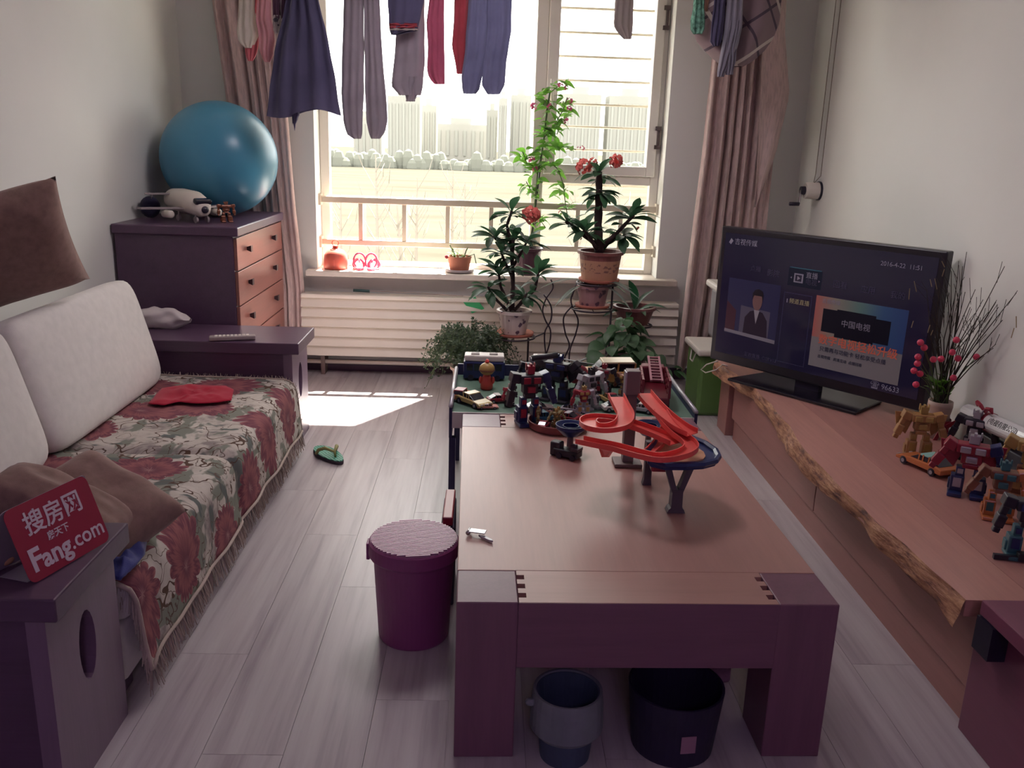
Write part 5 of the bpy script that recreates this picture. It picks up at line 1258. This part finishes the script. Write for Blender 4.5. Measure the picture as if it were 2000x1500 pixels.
for (x_, y_) in ((.085, -.03), (.085, .03), (-.06, -.04), (-.06, .04)):
    MB().tube([(x_, y_, .05), (x_, y_, .016)], .004, 6).build('strut', GPL, plane)
    wh = MB().lathe([(.008, -.006), (.016, -.005), (.016, .005), (.008, .006)], 16, M=Matrix.Translation((x_, y_, .016)) @ Matrix.Rotation(PI/2, 4, 'X')).build('wheel', GPL, plane)
gl = at(441, 400, 4.52)
robot((gl.x, gl.y, CT+.001), .5, .105, mat('bronze_plastic', (130, 74, 50), .3, .6, metal=.3), BRNP, mat('bronze_plastic', (130, 74, 50), .3, .6), 'small bronze toy figure between the airplane and the blue ball', arms=(.1, .1), name='toy_figure', group=None, wide=1.2)
dk = thing('dark_bag', (-1.735, 4.62, CT), 0, 'small dark cloth pouch wedged between the blue ball and the wall', 'bag')
MB().ball((0, 0, .055), (.05, .05, .055), 16, 10).build('pouch', cloth_mat('dark_blue_pouch', (44, 42, 66), .2, 200), dk, smooth=True)
MB().tube([(.02, -.03, .10), (.03, -.035, .125), (.015, -.04, .13)], .003, 6).build('cord', WHTP, dk, smooth=True)
# flip-flop
f0, f1 = atz(622, 878, .005), atz(664, 905, .005)
ff = thing('flip_flop', ((f0.x+f1.x)/2, (f0.y+f1.y)/2, .0005), math.atan2(f1.y-f0.y, f1.x-f0.x)-PI/2, 'small green flip-flop lying alone on the laminate floor', 'flip-flop')
FL_ = (f1-f0).length*1.12
out = []
for i in range(28):
    a = 2*PI*i/28; y_ = math.sin(a); w_ = .40-.06*y_; out.append((math.cos(a)*FL_*w_*.48, y_*FL_/2))
GSO = bpy.data.materials.new('flip_flop_green'); GSO.use_nodes = True; t = NT(GSO); wv2 = t.new('ShaderNodeTexWave'); wv2.inputs['Scale'].default_value = 24; wv2.inputs['Distortion'].default_value = 3; t.link(t.coord('Object'), wv2.inputs['Vector'])
t.link(t.ramp(wv2.outputs['Fac'], [(.3, lin((34, 120, 96))), (.7, lin((92, 176, 150)))]), t.b.inputs['Base Color'])
MB().prism(out, 0, .016).build('sole', mat('dark_sole', (66, 54, 66), .7), ff, bevel=.003)
MB().prism([(x_*.97, y_*.98) for x_, y_ in out], .0165, .021).build('footbed', GSO, ff)
OLS = mat('olive_strap', (150, 148, 92), .6)
for sg in (-1, 1):
    MB().tube([(sg*FL_*.20, -FL_*.12, .018), (sg*FL_*.19, -FL_*.04, .042), (sg*FL_*.12, FL_*.08, .056), (0, FL_*.24, .045), (0, FL_*.27, .02)], [.007, .008, .008, .006, .004], 7).build('strap', OLS, ff, smooth=True)
# ribbed-lid bin
bb = thing('lidded_bin', (-.193, 2.34, 0), 0, 'dark plum plastic bin with a ribbed lid beside the coffee table', 'bin')
PLUM = mat('plum_plastic', (140, 68, 118), .42, .5, vary=.05)
BH = .305; BR = .118
MB().lathe([(BR*.86, 0), (BR*.88, .006), (BR, BH-.03), (BR*.9, BH-.03)], 48).build('body', PLUM, bb, smooth=False)
MB().lathe([(BR+.010, BH-.045), (BR+.013, BH-.04), (BR+.012, BH-.004), (BR+.008, BH), (.001, BH)], 48, cap=False).build('lid', PLUM, bb)
RIB = mat('lid_rib_plastic', (186, 136, 164), .35, .5, vary=.03)
nr = 26
for i in range(nr):
    y_ = -(BR+.006)+(i+.5)*2*(BR+.006)/nr; hw = math.sqrt(max(0, (BR+.006)**2-y_*y_))
    if hw > .01: MB().box(-hw, hw, y_-.0028, y_+.0028, BH, BH+.006, Matrix.Rotation(math.radians(10), 4, 'Z')).build('rib', RIB, bb)
MB().box(-BR-.018, -BR-.008, -.02, .02, BH-.06, BH-.01).build('catch', PLUM, bb, bevel=.002)
# bag behind the bin
bg_ = thing('carrier_bag', (-.12, 2.62, 0), 0, 'dark carrier bag squeezed between the plum bin and coffee table', 'bag')
MB().prism([(-.125, 2.50), (-.082, 2.50), (-.085, 2.74), (-.125, 2.74)], 0, .27).build('sides', mat('dark_bag_paper', (58, 44, 74), .6, vary=.5, vscale=20), bg_, world=True, bevel=.006)
MB().box(-.120, -.088, 2.505, 2.735, .271, .30).build('red_top', REDP, bg_, world=True, bevel=.004)
# crate under the near end table
MB().box(-1.30, -1.00, 1.66, 1.90, 0, .36).build('storage_box', mat('maroon_box_card', (108, 40, 68), .7, vary=.08), None, bevel=.006)
tag(bpy.data.objects['storage_box'], 'maroon box under the near end table at the left edge', 'box')

# ================================================================ under the coffee table
def under_bin(name, c, r0, r1, h, m, label, rim=None):
    b_ = thing(name, (c[0], c[1], 0.0005), 0, label, 'bin', 'bins under the coffee table')
    MB().lathe([(r0, 0), (r1, h), (r1-.006, h), (r0-.006, .01), (.001, .01)], 36, cap=False).build('bucket', m, b_)
    return b_
u1 = under_bin('waste_bin', (.215, 1.81), .060, .078, .175, mat('teal_bin_plastic', (62, 74, 96), .5), 'teal waste bin with a pale bag liner under the table')
MB().lathe([(.076, .07), (.088, .085), (.086, .15), (.082, .180), (.076, .180), (.072, .15), (.064, .09)], 36, cap=False).build('bag_liner', mat('bag_liner', (112, 116, 124), .45, vary=.12, vscale=14), u1)
MB().ball((-.088, -.02, .155), (.014, .01, .01), 10, 6).build('liner_knot', mat('bag_liner', (112, 116, 124), .45), u1)
u2 = under_bin('waste_bin', (.485, 1.86), .100, .116, .165, mat('black_bin_plastic', (34, 28, 54), .5), 'black waste bin with a pale label under the table')
a_ = -PI/2+.12; MB().box(-.018, .018, -.001, .001, .05, .095, Matrix.Translation((.108*math.cos(a_)*1.01, .110*math.sin(a_)*1.01, 0)) @ Matrix.Rotation(.12, 4, 'Z')).build('label', mat('bin_label', (150, 110, 130), .7), u2)
pg = thing('paper_bag', (.655, 2.13, 0), .2, 'crumpled patterned paper bag beside the black waste bin', 'bag')
MB().prism([(-.04, -.03), (.04, -.03), (.045, .03), (-.045, .03)], 0, .22).build('paper', mat('patterned_paper', (128, 92, 112), .8, vary=.45, vscale=22), pg, bevel=.008)
# ================================================================ play table and toys
TZ = TH+.001
pt = thing('play_table', (.345, 3.53, 0), 0, 'low navy play table with silver edge rails and a green top crowded with toys', 'table')
NAVP = mat('navy_panel', (44, 42, 82), .4, .5, vary=.06); MATG = mat('green_play_mat', (92, 118, 104), .7, .3, vary=.08)
px0, px1, py0, py1, pz = -.135, .83, 3.245, 3.84, .405
MB().box(px0+.012, px1-.012, py0+.005, py1-.012, pz-.02, pz).build('top_panel', MATG, pt, world=True)
for (a, b_) in ((px0, px0+.012), (px1-.012, px1)):
    MB().box(a, b_, py0, py1, pz-.10, pz+.022).build('side_panel', NAVP, pt, world=True)
    MB().tube([((a+b_)/2, py0, pz+.028), ((a+b_)/2, py1, pz+.028)], .009, 10).build('edge_rail', SILV, pt, world=True, smooth=True)
MB().box(px0+.012, px1-.012, py1-.012, py1, pz-.10, pz+.05).build('back_panel', NAVP, pt, world=True)
MB().box(px0+.012, px1-.012, py0, py0+.005, pz-.06, pz+.004).build('front_panel', WHTP, pt, world=True)
for xx in (px0+.001, px1-.026):
    for yy in (py0+.002, py1-.03): MB().box(xx, xx+.025, yy, yy+.028, 0, pz-.10).build('leg', NAVP, pt, world=True)
PZ = pz+.001
def on(px, py, z): p = atz(px, py, z); return Vector((p.x, p.y, z))
# buses along the back
def bus(pxa, pxb, Y, label):
    a, b_ = at(pxa, 745, Y), at(pxb, 745, Y); L = b_.x-a.x
    r = thing('toy_bus', ((a.x+b_.x)/2, Y, PZ), 0, label, 'toy bus', 'toy buses along the back')
    MB().box(-L/2, L/2, -.04, .04, .008, .085).build('body', BLUP, r, bevel=.006)
    MB().box(-L/2+.004, L/2-.004, -.038, .038, .0855, .112).build('roof', WHTP, r, bevel=.006)
    for x_ in (-L*.22, L*.22): MB().box(x_-.018, x_+.018, -.018, .010, .112, .116).build('roof_vent', GRYP, r)
    n = max(3, int(L/.035))
    for i in range(n): x_ = -L/2+.012+i*(L-.024)/n; MB().box(x_+.003, x_+(L-.024)/n-.003, -.0412, -.0400, .045, .075).build('window', GLASSD, r)
    for x_ in (-L*.32, L*.32):
        for sg in (-1, 1): MB().lathe([(.013, -.006), (.013, .006)], 14, M=Matrix.Translation((x_, sg*.037, .0135)) @ Matrix.Rotation(PI/2, 4, 'X')).build('wheel', BLACK, r)
    return r
bus(905, 985, 3.77, 'navy toy bus with a white roof behind the yellow-headed figure')
bus(1038, 1100, 3.77, 'navy toy bus with a white roof behind the black robots')
# bobble figure
q = on(950, 768, PZ); q = Vector((at(950, 768, 3.60).x, 3.60, PZ))
bf = thing('bobble_figure', q, 0, 'toy figure with a round yellow head and red body', 'toy figure')
MB().lathe([(.024, 0), (.027, .01), (.026, .03), (.018, .055), (.014, .062)], 20).build('body', mat('red_figure', (196, 70, 62), .35), bf, smooth=True)
MB().ball((0, 0, .088), (.033, .030, .028), 20, 14).build('head', YELP, bf, smooth=True)
MB().lathe([(.0335, .080), (.0345, .083), (.0335, .087)], 20, cap=False).build('head_band', BRNP, bf)
MB().lathe([(.008, .114), (.010, .120), (.004, .130)], 12).build('top_knob', PINKP, bf, smooth=True)
for sg in (-1, 1): MB().ball((sg*.026, -.004, .04), (.008, .010, .016), 10, 8).build('arm', mat('red_figure', (196, 70, 62), .35), bf, smooth=True)
GLDC = mat('gold_car_paint', (188, 164, 108), .25, .6, vary=.06)
toy_car(on(925, 790, PZ), -.85, .155, .072, .052, GLDC, 'pale gold toy car at the near left corner of the play table')
toy_car(on(895, 783, PZ)+Vector((.012, .03, 0)), 1.3, .10, .048, .048, mat('orange_truck', (204, 120, 84), .4), 'small orange toy truck against the left rail', suv=True, roof=REDP)
toy_car(on(975, 785, PZ), .3, .10, .045, .036, REDP, 'small red toy car with a white roof beside the gold car', roof=WHTP)
toy_car(on(952, 797, PZ), .15, .085, .04, .022, mat('dull_pink_paint', (196, 120, 112), .4), 'flat pink toy car at the front edge of the play table', roof=WHTP)
bk = robot(Vector((.165, 3.12, TZ)), .25, .235, DKP, REDP, BLUP, 'large black and red toy robot standing at the table end', arms=(.2, .35), wide=.9)
MB().tube([(.02, .05, .235), (.115, .03, .25)], .011, 10).build('cannon', DKP, bk, smooth=True)
robot(Vector((.295, 3.455, PZ)), -.5, .20, DKP, BLUP, DKP, 'dark toy robot with broad shoulders behind the red robot', wings=True, arms=(.5, .9), wide=1.35)
robot(Vector((.42, 3.36, PZ)), .6, .17, SILV, DKP, SILV, 'silver toy robot in the middle of the toy heap', arms=(.4, .4))
robot(Vector((.385, 3.27, PZ)), .1, .12, REDP, YELP, SILV, 'small red and yellow toy robot next to the grey tower', arms=(.3, .3))
# helicopter
hp = Vector((at(1126, 760, 3.60).x, 3.60, PZ)); he = thing('toy_helicopter', hp, .7, 'red toy helicopter with a round rotor guard', 'toy helicopter')
MB().ball((0, 0, .075), (.055, .038, .040), 20, 14).build('cabin', REDP, he, smooth=True); MB().tube([(-.04, 0, .085), (-.13, 0, .10)], [.016, .007], 10).build('tail_boom', REDP, he, smooth=True)
MB().tube([(0, 0, .11), (0, 0, .13)], .005, 8).build('mast', DKP, he)
for a in (0.3, 0.3+PI/2): MB().box(-.075, .075, -.006, .006, .128, .131, Matrix.Rotation(a, 4, 'Z')).build('rotor_blade', DKP, he)
for sg in (-1, 1): MB().tube([(.05, sg*.03, .004), (-.05, sg*.03, .004)], .004, 6).tube([(.02, sg*.03, .004), (.02, sg*.015, .045)], .003, 6).build('skid', DKP, he)
MB().lathe([(.045, .0), (.048, .0), (.048, .02), (.045, .02)], 24, M=Matrix.Translation((.06, -.03, .055)) @ Matrix.Rotation(PI/2, 4, 'X')).build('rotor_guard', REDP, he)
toy_car(Vector((at(1184, 770, 3.70).x, 3.72, PZ)), PI+.05, .265, .115, .115, mat('gold_suv_paint', (186, 138, 84), .25, .6), 'large gold toy SUV at the back of the play table', suv=True, roof=mat('cream_roof', (214, 200, 168), .3))
# fire engine with ladder
fe = thing('toy_fire_engine', (.70, 3.50, PZ), 1.45, 'dark red toy fire engine with rails and a ladder', 'toy truck')
DRED = mat('dark_red_plastic', (112, 28, 44), .4, .5)
MB().box(-.15, .15, -.055, .055, .018, .05).build('chassis', DRED, fe, bevel=.004); MB().box(.085, .15, -.05, .05, .051, .12).build('cab', DRED, fe, bevel=.008)
MB().box(.145, .152, -.042, .042, .078, .11).build('windscreen', GLASSD, fe)
for sg in (-1, 1):
    for z_ in (.07, .095, .118): MB().box(-.15, .08, sg*.053-.004, sg*.053+.004, z_-.005, z_+.005).build('side_rail', DRED, fe)
    for x_ in (-.146, -.07, .0, .076): MB().box(x_-.005, x_+.005, sg*.053-.005, sg*.053+.005, .05, .124).build('rail_post', DRED, fe)
    for x_ in (-.1, .1): MB().lathe([(.022, -.009), (.022, .009)], 16, M=Matrix.Translation((x_, sg*.05, .022)) @ Matrix.Rotation(PI/2, 4, 'X')).build('wheel', BLACK, fe)
ML = Matrix.Translation((-.02, 0, .135)) @ Matrix.Rotation(-.12, 4, 'Y')
for sg in (-1, 1): MB().box(-.13, .15, sg*.022-.004, sg*.022+.004, -.004, .004, ML).build('ladder_rail', mat('mauve_plastic', (150, 88, 104), .4), fe)
for i in range(9): MB().box(-.12+i*.032, -.112+i*.032, -.02, .02, -.003, .003, ML).build('rung', mat('mauve_plastic', (150, 88, 104), .4), fe)
toy_car(Vector((.62, 3.33, PZ)), 2.7, .13, .055, .04, SILV, 'silver toy car lying near the fire engine', roof=WHTP)
toy_car(Vector((.52, 3.33, PZ)), .2, .11, .05, .042, WHTP, 'white toy car in front of the gold SUV', roof=BLUP)
toy_car(Vector((.62, 3.72, PZ)), .3, .15, .06, .05, mat('cream_car_paint', (190, 160, 124), .3), 'cream toy car behind the fire engine ladder')
toy_car(Vector((.51, 3.44, PZ)), 1.9, .12, .05, .045, YELP, 'yellow toy car between the silver robot and tower', roof=REDP)
toy_car(Vector((.215, 3.30, PZ)), .2, .12, .055, .04, GRYP, 'grey toy car under the dark robot', roof=DKP)
robot(Vector((.20, 3.60, PZ)), .3, .15, DKP, SILV, DKP, 'black toy robot behind the large black and red robot', arms=(.4, .3), wide=1.1)
robot(Vector((.50, 3.56, PZ)), -.3, .14, GRYP, REDP, DKP, 'grey and red toy robot in front of the gold SUV', arms=(.5, .5))
robot(Vector((.10, 3.36, PZ)), .8, .095, REDP, WHTP, DKP, 'small red and white toy robot right of the bobble figure', arms=(.4, .2))
robot(Vector((.585, 3.52, PZ)), -.8, .12, BRNP, YELP, GRYP, 'brown toy robot between the tower and the fire engine', arms=(.3, .6))
toy_car(Vector((.585, 3.40, PZ)), 2.2, .11, .05, .042, BLUP, 'navy toy car left of the fire engine', roof=SILV)
toy_car(Vector((.35, 3.29, PZ)), -.3, .10, .045, .036, SILV, 'small silver toy car in front of the dark robot', roof=DKP)
toy_car(Vector((.72, 3.76, PZ)), .1, .12, .05, .045, BLUP, 'navy toy car in the far right corner of the play table', roof=WHTP)
# round tray of small toys on the table end
tc = on(1092, 834, TZ); tray = thing('round_tray', (tc.x-.005, tc.y, TZ), 0, 'round reddish-brown tray heaped with small toys on the coffee table', 'tray')
MB().lathe([(.098, 0), (.108, .004), (.112, .030), (.108, .030), (.100, .008), (.001, .006)], 40, cap=False).build('tray', mat('tray_red_brown', (132, 66, 66), .45), tray)
def small(dx, dy, rz, L, c, label, roof=None): return toy_car(Vector((tc.x-.005+dx, tc.y+dy, TZ+.008)), rz, L, L*.48, L*.42, c, label, roof=roof, group='toy cars in the round tray')
small(-.045, .045, .4, .10, mat('blue_car_paint', (62, 110, 140), .25, .6), 'shiny blue toy car at the back of the round tray')
small(.035, .05, 2.6, .095, REDP, 'red toy car with a silver roof in the round tray', SILV)
small(-.055, -.035, 1.2, .07, REDP, 'small red toy car at the front left of the round tray')
small(.03, -.045, -.4, .07, OLIV, 'small olive toy car at the front of the round tray')
for i, (dx, dy, rz_) in enumerate(((-.01, -.02, .4), (-.075, .005, 1.5), (.0, .005, 2.2))):
    robot(Vector((tc.x-.005+dx, tc.y+dy, TZ+.008)), rz_, .07, OLIV, YELP, OLIV, ['tiny olive toy figure in the middle of the round tray', 'tiny olive toy figure at the left rim of the round tray', 'tiny olive toy figure behind the middle of the round tray'][i], arms=(.6, .6), name='toy_figure', group='tiny figures in the round tray')
# ---- race track set
tr = thing('race_track', on(1225, 893, TZ), 0, 'coral toy race track with a grey tower, navy bowls and Y-shaped supports', 'toy race track')
NVT = mat('navy_track_plastic', (30, 44, 98), .35, .5, vary=.05)
def P3(px, py, z): return atz(px, py, z)
tw = P3(1224, 906, TZ); 
def tower(z0, z1, hx, hy, m, nm='tower'): return MB().box(tw.x-hx, tw.x+hx, tw.y-hy, tw.y+hy, z0, z1).build(nm, m, tr, bevel=.003, world=True)
ztop = at(1222, 722, tw.y).z
tower(TZ, TZ+.012, .045, .04, GRYP, 'tower_base'); tower(TZ+.012, TZ+.14, .018, .018, GRYP); tower(TZ+.14, ztop-.07, .016, .016, GRYP); tower(ztop-.08, ztop, .022, .022, GRYP, 'tower_head')
MB().box(tw.x-.026, tw.x-.020, tw.y-.02, tw.y+.02, ztop-.11, ztop-.005).build('lift_chain', SILV, tr, world=True)
def spline(P, k=8):
    out = []
    for i in range(len(P)-1):
        p0, p1, p2, p3 = P[max(i-1, 0)], P[i], P[i+1], P[min(i+2, len(P)-1)]
        for j in range(k):
            s = j/k; out.append(.5*((2*p1)+(p2-p0)*s+(2*p0-5*p1+4*p2-p3)*s*s+(3*p1-p0-3*p2+p3)*s**3))
    out.append(P[-1]); return out
def track(pts, w_=.046, wall=.013, m=PINKP, bank=0.0, nm='track'):
    C = spline([Vector(p) for p in pts]); mb = MB(); n = len(C); th = .0025
    for i, c in enumerate(C):
        d = (C[min(i+1, n-1)]-C[max(i-1, 0)]); d.z = 0; d.normalize(); s = Vector((d.y, -d.x, 0)); up = Vector((0, 0, 1))
        h = w_/2
        for (a, z_) in ((-h, wall), (-h, -th), (h, -th), (h, wall), (h-th, wall), (h-th, 0), (-h+th, 0), (-h+th, wall)): mb.v.append(tuple(c+s*a+up*z_))
    for i in range(n-1):
        for k_ in range(8): a = i*8+k_; b2 = i*8+(k_+1) % 8; mb.f.append((a, b2, b2+8, a+8))
    mb.f.append(tuple(range(8))); mb.f.append(tuple((n-1)*8+k_ for k_ in range(7, -1, -1)))
    return mb.build(nm, m, tr, world=True)
Z1 = .60
track([P3(1203, 775, .652), P3(1213, 795, .642), P3(1222, 815, .634), P3(1213, 832, .626), P3(1185, 839, .620), P3(1158, 836, .616), P3(1148, 827, .613), P3(1160, 820, .610), P3(1195, 822, .607), P3(1235, 832, .604), P3(1280, 848, Z1), P3(1320, 866, Z1-.005)], .052)
track([P3(1256, 768, .652), P3(1276, 792, .642), P3(1300, 815, .634), P3(1328, 836, .626), P3(1352, 848, .620)], .055)
track([P3(1290, 806, .634), P3(1305, 830, .622), P3(1325, 850, .612), P3(1345, 866, .605), P3(1349, 878, Z1), P3(1330, 890, Z1-.003), P3(1290, 897, Z1-.006), P3(1250, 890, Z1-.008), P3(1200, 876, Z1-.012), P3(1160, 868, Z1-.016), P3(1132, 862, Z1-.02)], .042)
track([P3(1262, 893, Z1-.03), P3(1285, 870, Z1-.03), P3(1298, 845, Z1-.02), P3(1304, 828, Z1-.01)], .034)
MB().add([P3(1168, 872, Z1-.02), P3(1200, 878, Z1-.02), P3(1190, 893, .53), P3(1175, 893, .53), P3(1168, 872, Z1-.023), P3(1200, 878, Z1-.023), P3(1190, 893, .527), P3(1175, 893, .527)], [(0,1,2,3), (7,6,5,4), (0,4,5,1), (1,5,6,2), (2,6,7,3), (3,7,4,0)]).build('ramp_support', PINKP, tr, world=True)
MB().cbox(tuple(P3(1288, 903, .545)), (.05, .035, .05)).build('launcher', REDP, tr, bevel=.006, world=True)
def bowl(px, py, z, r, legs=True):
    c = P3(px, py, z); MB().lathe([(r*.45, -.028), (r*.5, -.03), (r*.98, -.004), (r, .008), (r*.96, .008), (r*.5, -.02), (.001, -.024)], 36, c=tuple(c), cap=False).build('bowl', NVT, tr, world=True, smooth=False)
    MB().lathe([(.50*r, -.012), (.53*r, -.010), (.53*r, .004), (.50*r, .004)], 28, c=tuple(c), cap=False).build('bowl_rim', NVT, tr, world=True)
    if legs: MB().lathe([(.012, TZ-c.z), (.010, -.03)], 12, c=tuple(c)).build('bowl_stem', GRYP, tr, world=True)
bowl(1115, 833, .505, .052); bowl(1268, 832, .52, .05)
# navy platform on supports
pf_ = [P3(a, b_, Z1-.025) for a, b_ in ((1300, 838), (1345, 848), (1378, 862), (1398, 876), (1404, 888), (1398, 897), (1375, 903), (1340, 905), (1300, 905), (1270, 898), (1262, 880))]
zz_ = Z1-.035
MB().prism([(p.x, p.y) for p in pf_], zz_-.012, zz_).build('platform', NVT, tr, bevel=.004, world=True)
cx_ = sum(p.x for p in pf_)/len(pf_); cy_ = sum(p.y for p in pf_)/len(pf_)
MB().tube([(p.x, p.y, zz_+.004) for p in pf_+[pf_[0]]], .009, 6).build('platform_rim', NVT, tr, world=True)
MB().prism([(cx_-.008+(p.x-cx_)*.66, cy_-.004+(p.y-cy_)*.66) for p in pf_], zz_, zz_+.004).build('sand_pad', mat('tan_pad', (206, 150, 118), .7), tr, world=True)
def ysup(px, py, spread, zt):
    f = P3(px, py, TZ); z0 = TZ+.0005
    MB().prism([(-.026, 0), (.026, 0), (.022, .01), (.016, .016), (.015, .07), (-.015, .07), (-.016, .016), (-.022, .01)], -.018, .018, Matrix.Translation((f.x, f.y, z0)), axis='y').build('support_foot', GRYD, tr, world=True)
    for sg in (-1, 1):
        MB().prism([(sg*-.002, .055), (sg*.016, .062), (sg*spread, zt-z0), (sg*(spread-.018), zt-z0)], -.014, .014, Matrix.Translation((f.x, f.y, z0)), axis='y').build('support_fork', GRYD, tr, world=True)
GRYD = mat('dark_grey_plastic', (84, 74, 84), .5, .4)
ysup(1318, 998, .042, zz_-.012)
f2 = P3(1262, 945, TZ); MB().prism([(-.014, 0), (.014, 0), (.012, .02), (.012, zz_-.012-TZ), (-.010, zz_-.012-TZ), (-.010, .02)], -.012, .012, Matrix.Translation((f2.x, f2.y, TZ)), axis='y').build('support_post', GRYD, tr, world=True)
# black brick toy and metal clip on the table
bv = on(1108, 893, TZ); b9 = thing('black_toy_vehicle', bv, -.55, 'small black block toy vehicle in front of the navy bowl', 'toy')
MB().box(-.045, .045, -.022, .022, .006, .03).build('body', DKP, b9, bevel=.004); MB().box(-.06, -.02, -.016, .016, .0, .05).build('scoop', DKP, b9, bevel=.006)
MB().box(.018, .046, -.02, .02, .030, .040).box(.012, .03, -.008, .012, .040, .047).build('block', mat('plum_black', (60, 44, 60), .3), b9)
for x_ in (-.02, .03):
    for sg in (-1, 1): MB().lathe([(.010, -.004), (.010, .004)], 12, M=Matrix.Translation((x_, sg*.024, .010)) @ Matrix.Rotation(PI/2, 4, 'X')).build('wheel', BLACK, b9)
cp = on(935, 1047, TZ); ck = thing('metal_clip', cp, math.radians(-14), 'small silver metal clip lying on the coffee table', 'clip')
MB().box(-.030, .018, -.008, .016, .010, .013).build('plate', CHROME, ck, bevel=.001); MB().tube([(-.028, -.008, .008), (-.028, .016, .008)], .006, 10).build('hinge', CHROME, ck, smooth=True)
MB().prism([(.0, -.004), (.018, -.006), (.042, -.022), (.046, -.030), (.036, -.030), (.012, -.016)], .001, .007).build('lever', SILV, ck, bevel=.001)

# ================================================================ outside
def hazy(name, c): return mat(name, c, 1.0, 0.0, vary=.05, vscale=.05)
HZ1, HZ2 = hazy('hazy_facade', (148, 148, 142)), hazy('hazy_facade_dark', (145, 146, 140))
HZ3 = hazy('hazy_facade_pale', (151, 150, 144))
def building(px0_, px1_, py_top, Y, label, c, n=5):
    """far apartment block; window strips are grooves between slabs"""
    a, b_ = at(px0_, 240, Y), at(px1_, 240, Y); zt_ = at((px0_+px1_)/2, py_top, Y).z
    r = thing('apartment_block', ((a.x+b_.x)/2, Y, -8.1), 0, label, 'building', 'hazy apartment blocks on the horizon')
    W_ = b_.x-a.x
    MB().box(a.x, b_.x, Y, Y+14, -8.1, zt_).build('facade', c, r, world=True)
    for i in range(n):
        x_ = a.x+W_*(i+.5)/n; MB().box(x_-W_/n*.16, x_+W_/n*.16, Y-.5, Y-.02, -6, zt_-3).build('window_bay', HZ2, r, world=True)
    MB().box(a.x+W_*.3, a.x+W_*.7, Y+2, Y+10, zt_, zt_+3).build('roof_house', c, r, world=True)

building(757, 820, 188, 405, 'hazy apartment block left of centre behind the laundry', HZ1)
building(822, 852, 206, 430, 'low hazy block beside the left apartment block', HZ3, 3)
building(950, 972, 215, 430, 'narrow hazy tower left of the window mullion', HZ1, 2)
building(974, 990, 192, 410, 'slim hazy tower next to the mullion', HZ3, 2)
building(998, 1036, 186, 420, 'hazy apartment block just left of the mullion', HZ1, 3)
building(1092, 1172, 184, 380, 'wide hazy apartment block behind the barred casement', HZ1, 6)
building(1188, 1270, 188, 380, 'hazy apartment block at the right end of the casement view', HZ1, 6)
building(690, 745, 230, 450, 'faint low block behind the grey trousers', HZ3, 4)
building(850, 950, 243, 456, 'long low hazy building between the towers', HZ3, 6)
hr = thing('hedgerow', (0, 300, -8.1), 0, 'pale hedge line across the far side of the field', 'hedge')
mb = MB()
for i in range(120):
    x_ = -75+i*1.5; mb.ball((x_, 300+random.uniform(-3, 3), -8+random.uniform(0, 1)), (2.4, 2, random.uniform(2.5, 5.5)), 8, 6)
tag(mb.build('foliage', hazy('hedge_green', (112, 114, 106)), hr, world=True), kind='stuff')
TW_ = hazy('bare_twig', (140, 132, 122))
rng = random.Random(21)
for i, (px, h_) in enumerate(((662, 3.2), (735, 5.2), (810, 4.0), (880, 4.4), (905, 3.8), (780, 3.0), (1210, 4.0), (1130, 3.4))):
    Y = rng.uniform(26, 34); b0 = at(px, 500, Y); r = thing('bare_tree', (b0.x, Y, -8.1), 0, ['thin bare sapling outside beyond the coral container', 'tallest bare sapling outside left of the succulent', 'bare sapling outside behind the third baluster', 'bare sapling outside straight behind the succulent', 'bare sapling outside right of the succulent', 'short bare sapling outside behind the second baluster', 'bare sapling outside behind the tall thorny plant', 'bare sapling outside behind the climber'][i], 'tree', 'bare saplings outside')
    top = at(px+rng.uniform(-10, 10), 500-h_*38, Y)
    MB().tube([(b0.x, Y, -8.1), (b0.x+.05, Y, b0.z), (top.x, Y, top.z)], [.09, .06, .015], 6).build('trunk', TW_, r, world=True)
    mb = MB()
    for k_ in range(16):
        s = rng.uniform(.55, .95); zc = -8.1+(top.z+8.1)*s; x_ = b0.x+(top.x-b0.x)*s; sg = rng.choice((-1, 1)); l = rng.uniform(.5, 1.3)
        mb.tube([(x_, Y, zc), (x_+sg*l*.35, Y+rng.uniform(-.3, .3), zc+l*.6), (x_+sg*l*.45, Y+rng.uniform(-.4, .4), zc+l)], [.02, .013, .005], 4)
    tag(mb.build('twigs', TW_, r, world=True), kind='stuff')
lm2 = thing('fill_light_fixture', (0, 3.2, 2.53), 0, 'added round fixture over the living room for the overhead fill light', 'added_light')  # added unseen fixture for the overhead fill light
MB().lathe([(.38, .085), (.38, .0), (.34, .0), (.34, .07), (.001, .07)], 36, cap=False).build('shade', WHP, lm2)
# added unseen fixture for the lavender fill light
lm = thing('fill_light_fixture', (.2, -1.6, 2.52), 0, 'added round fixture behind the camera for the lavender fill light', 'added_light')
MB().lathe([(.30, .10), (.30, .0), (.27, .0), (.27, .08), (.001, .08)], 36, cap=False).build('shade', WHP, lm)
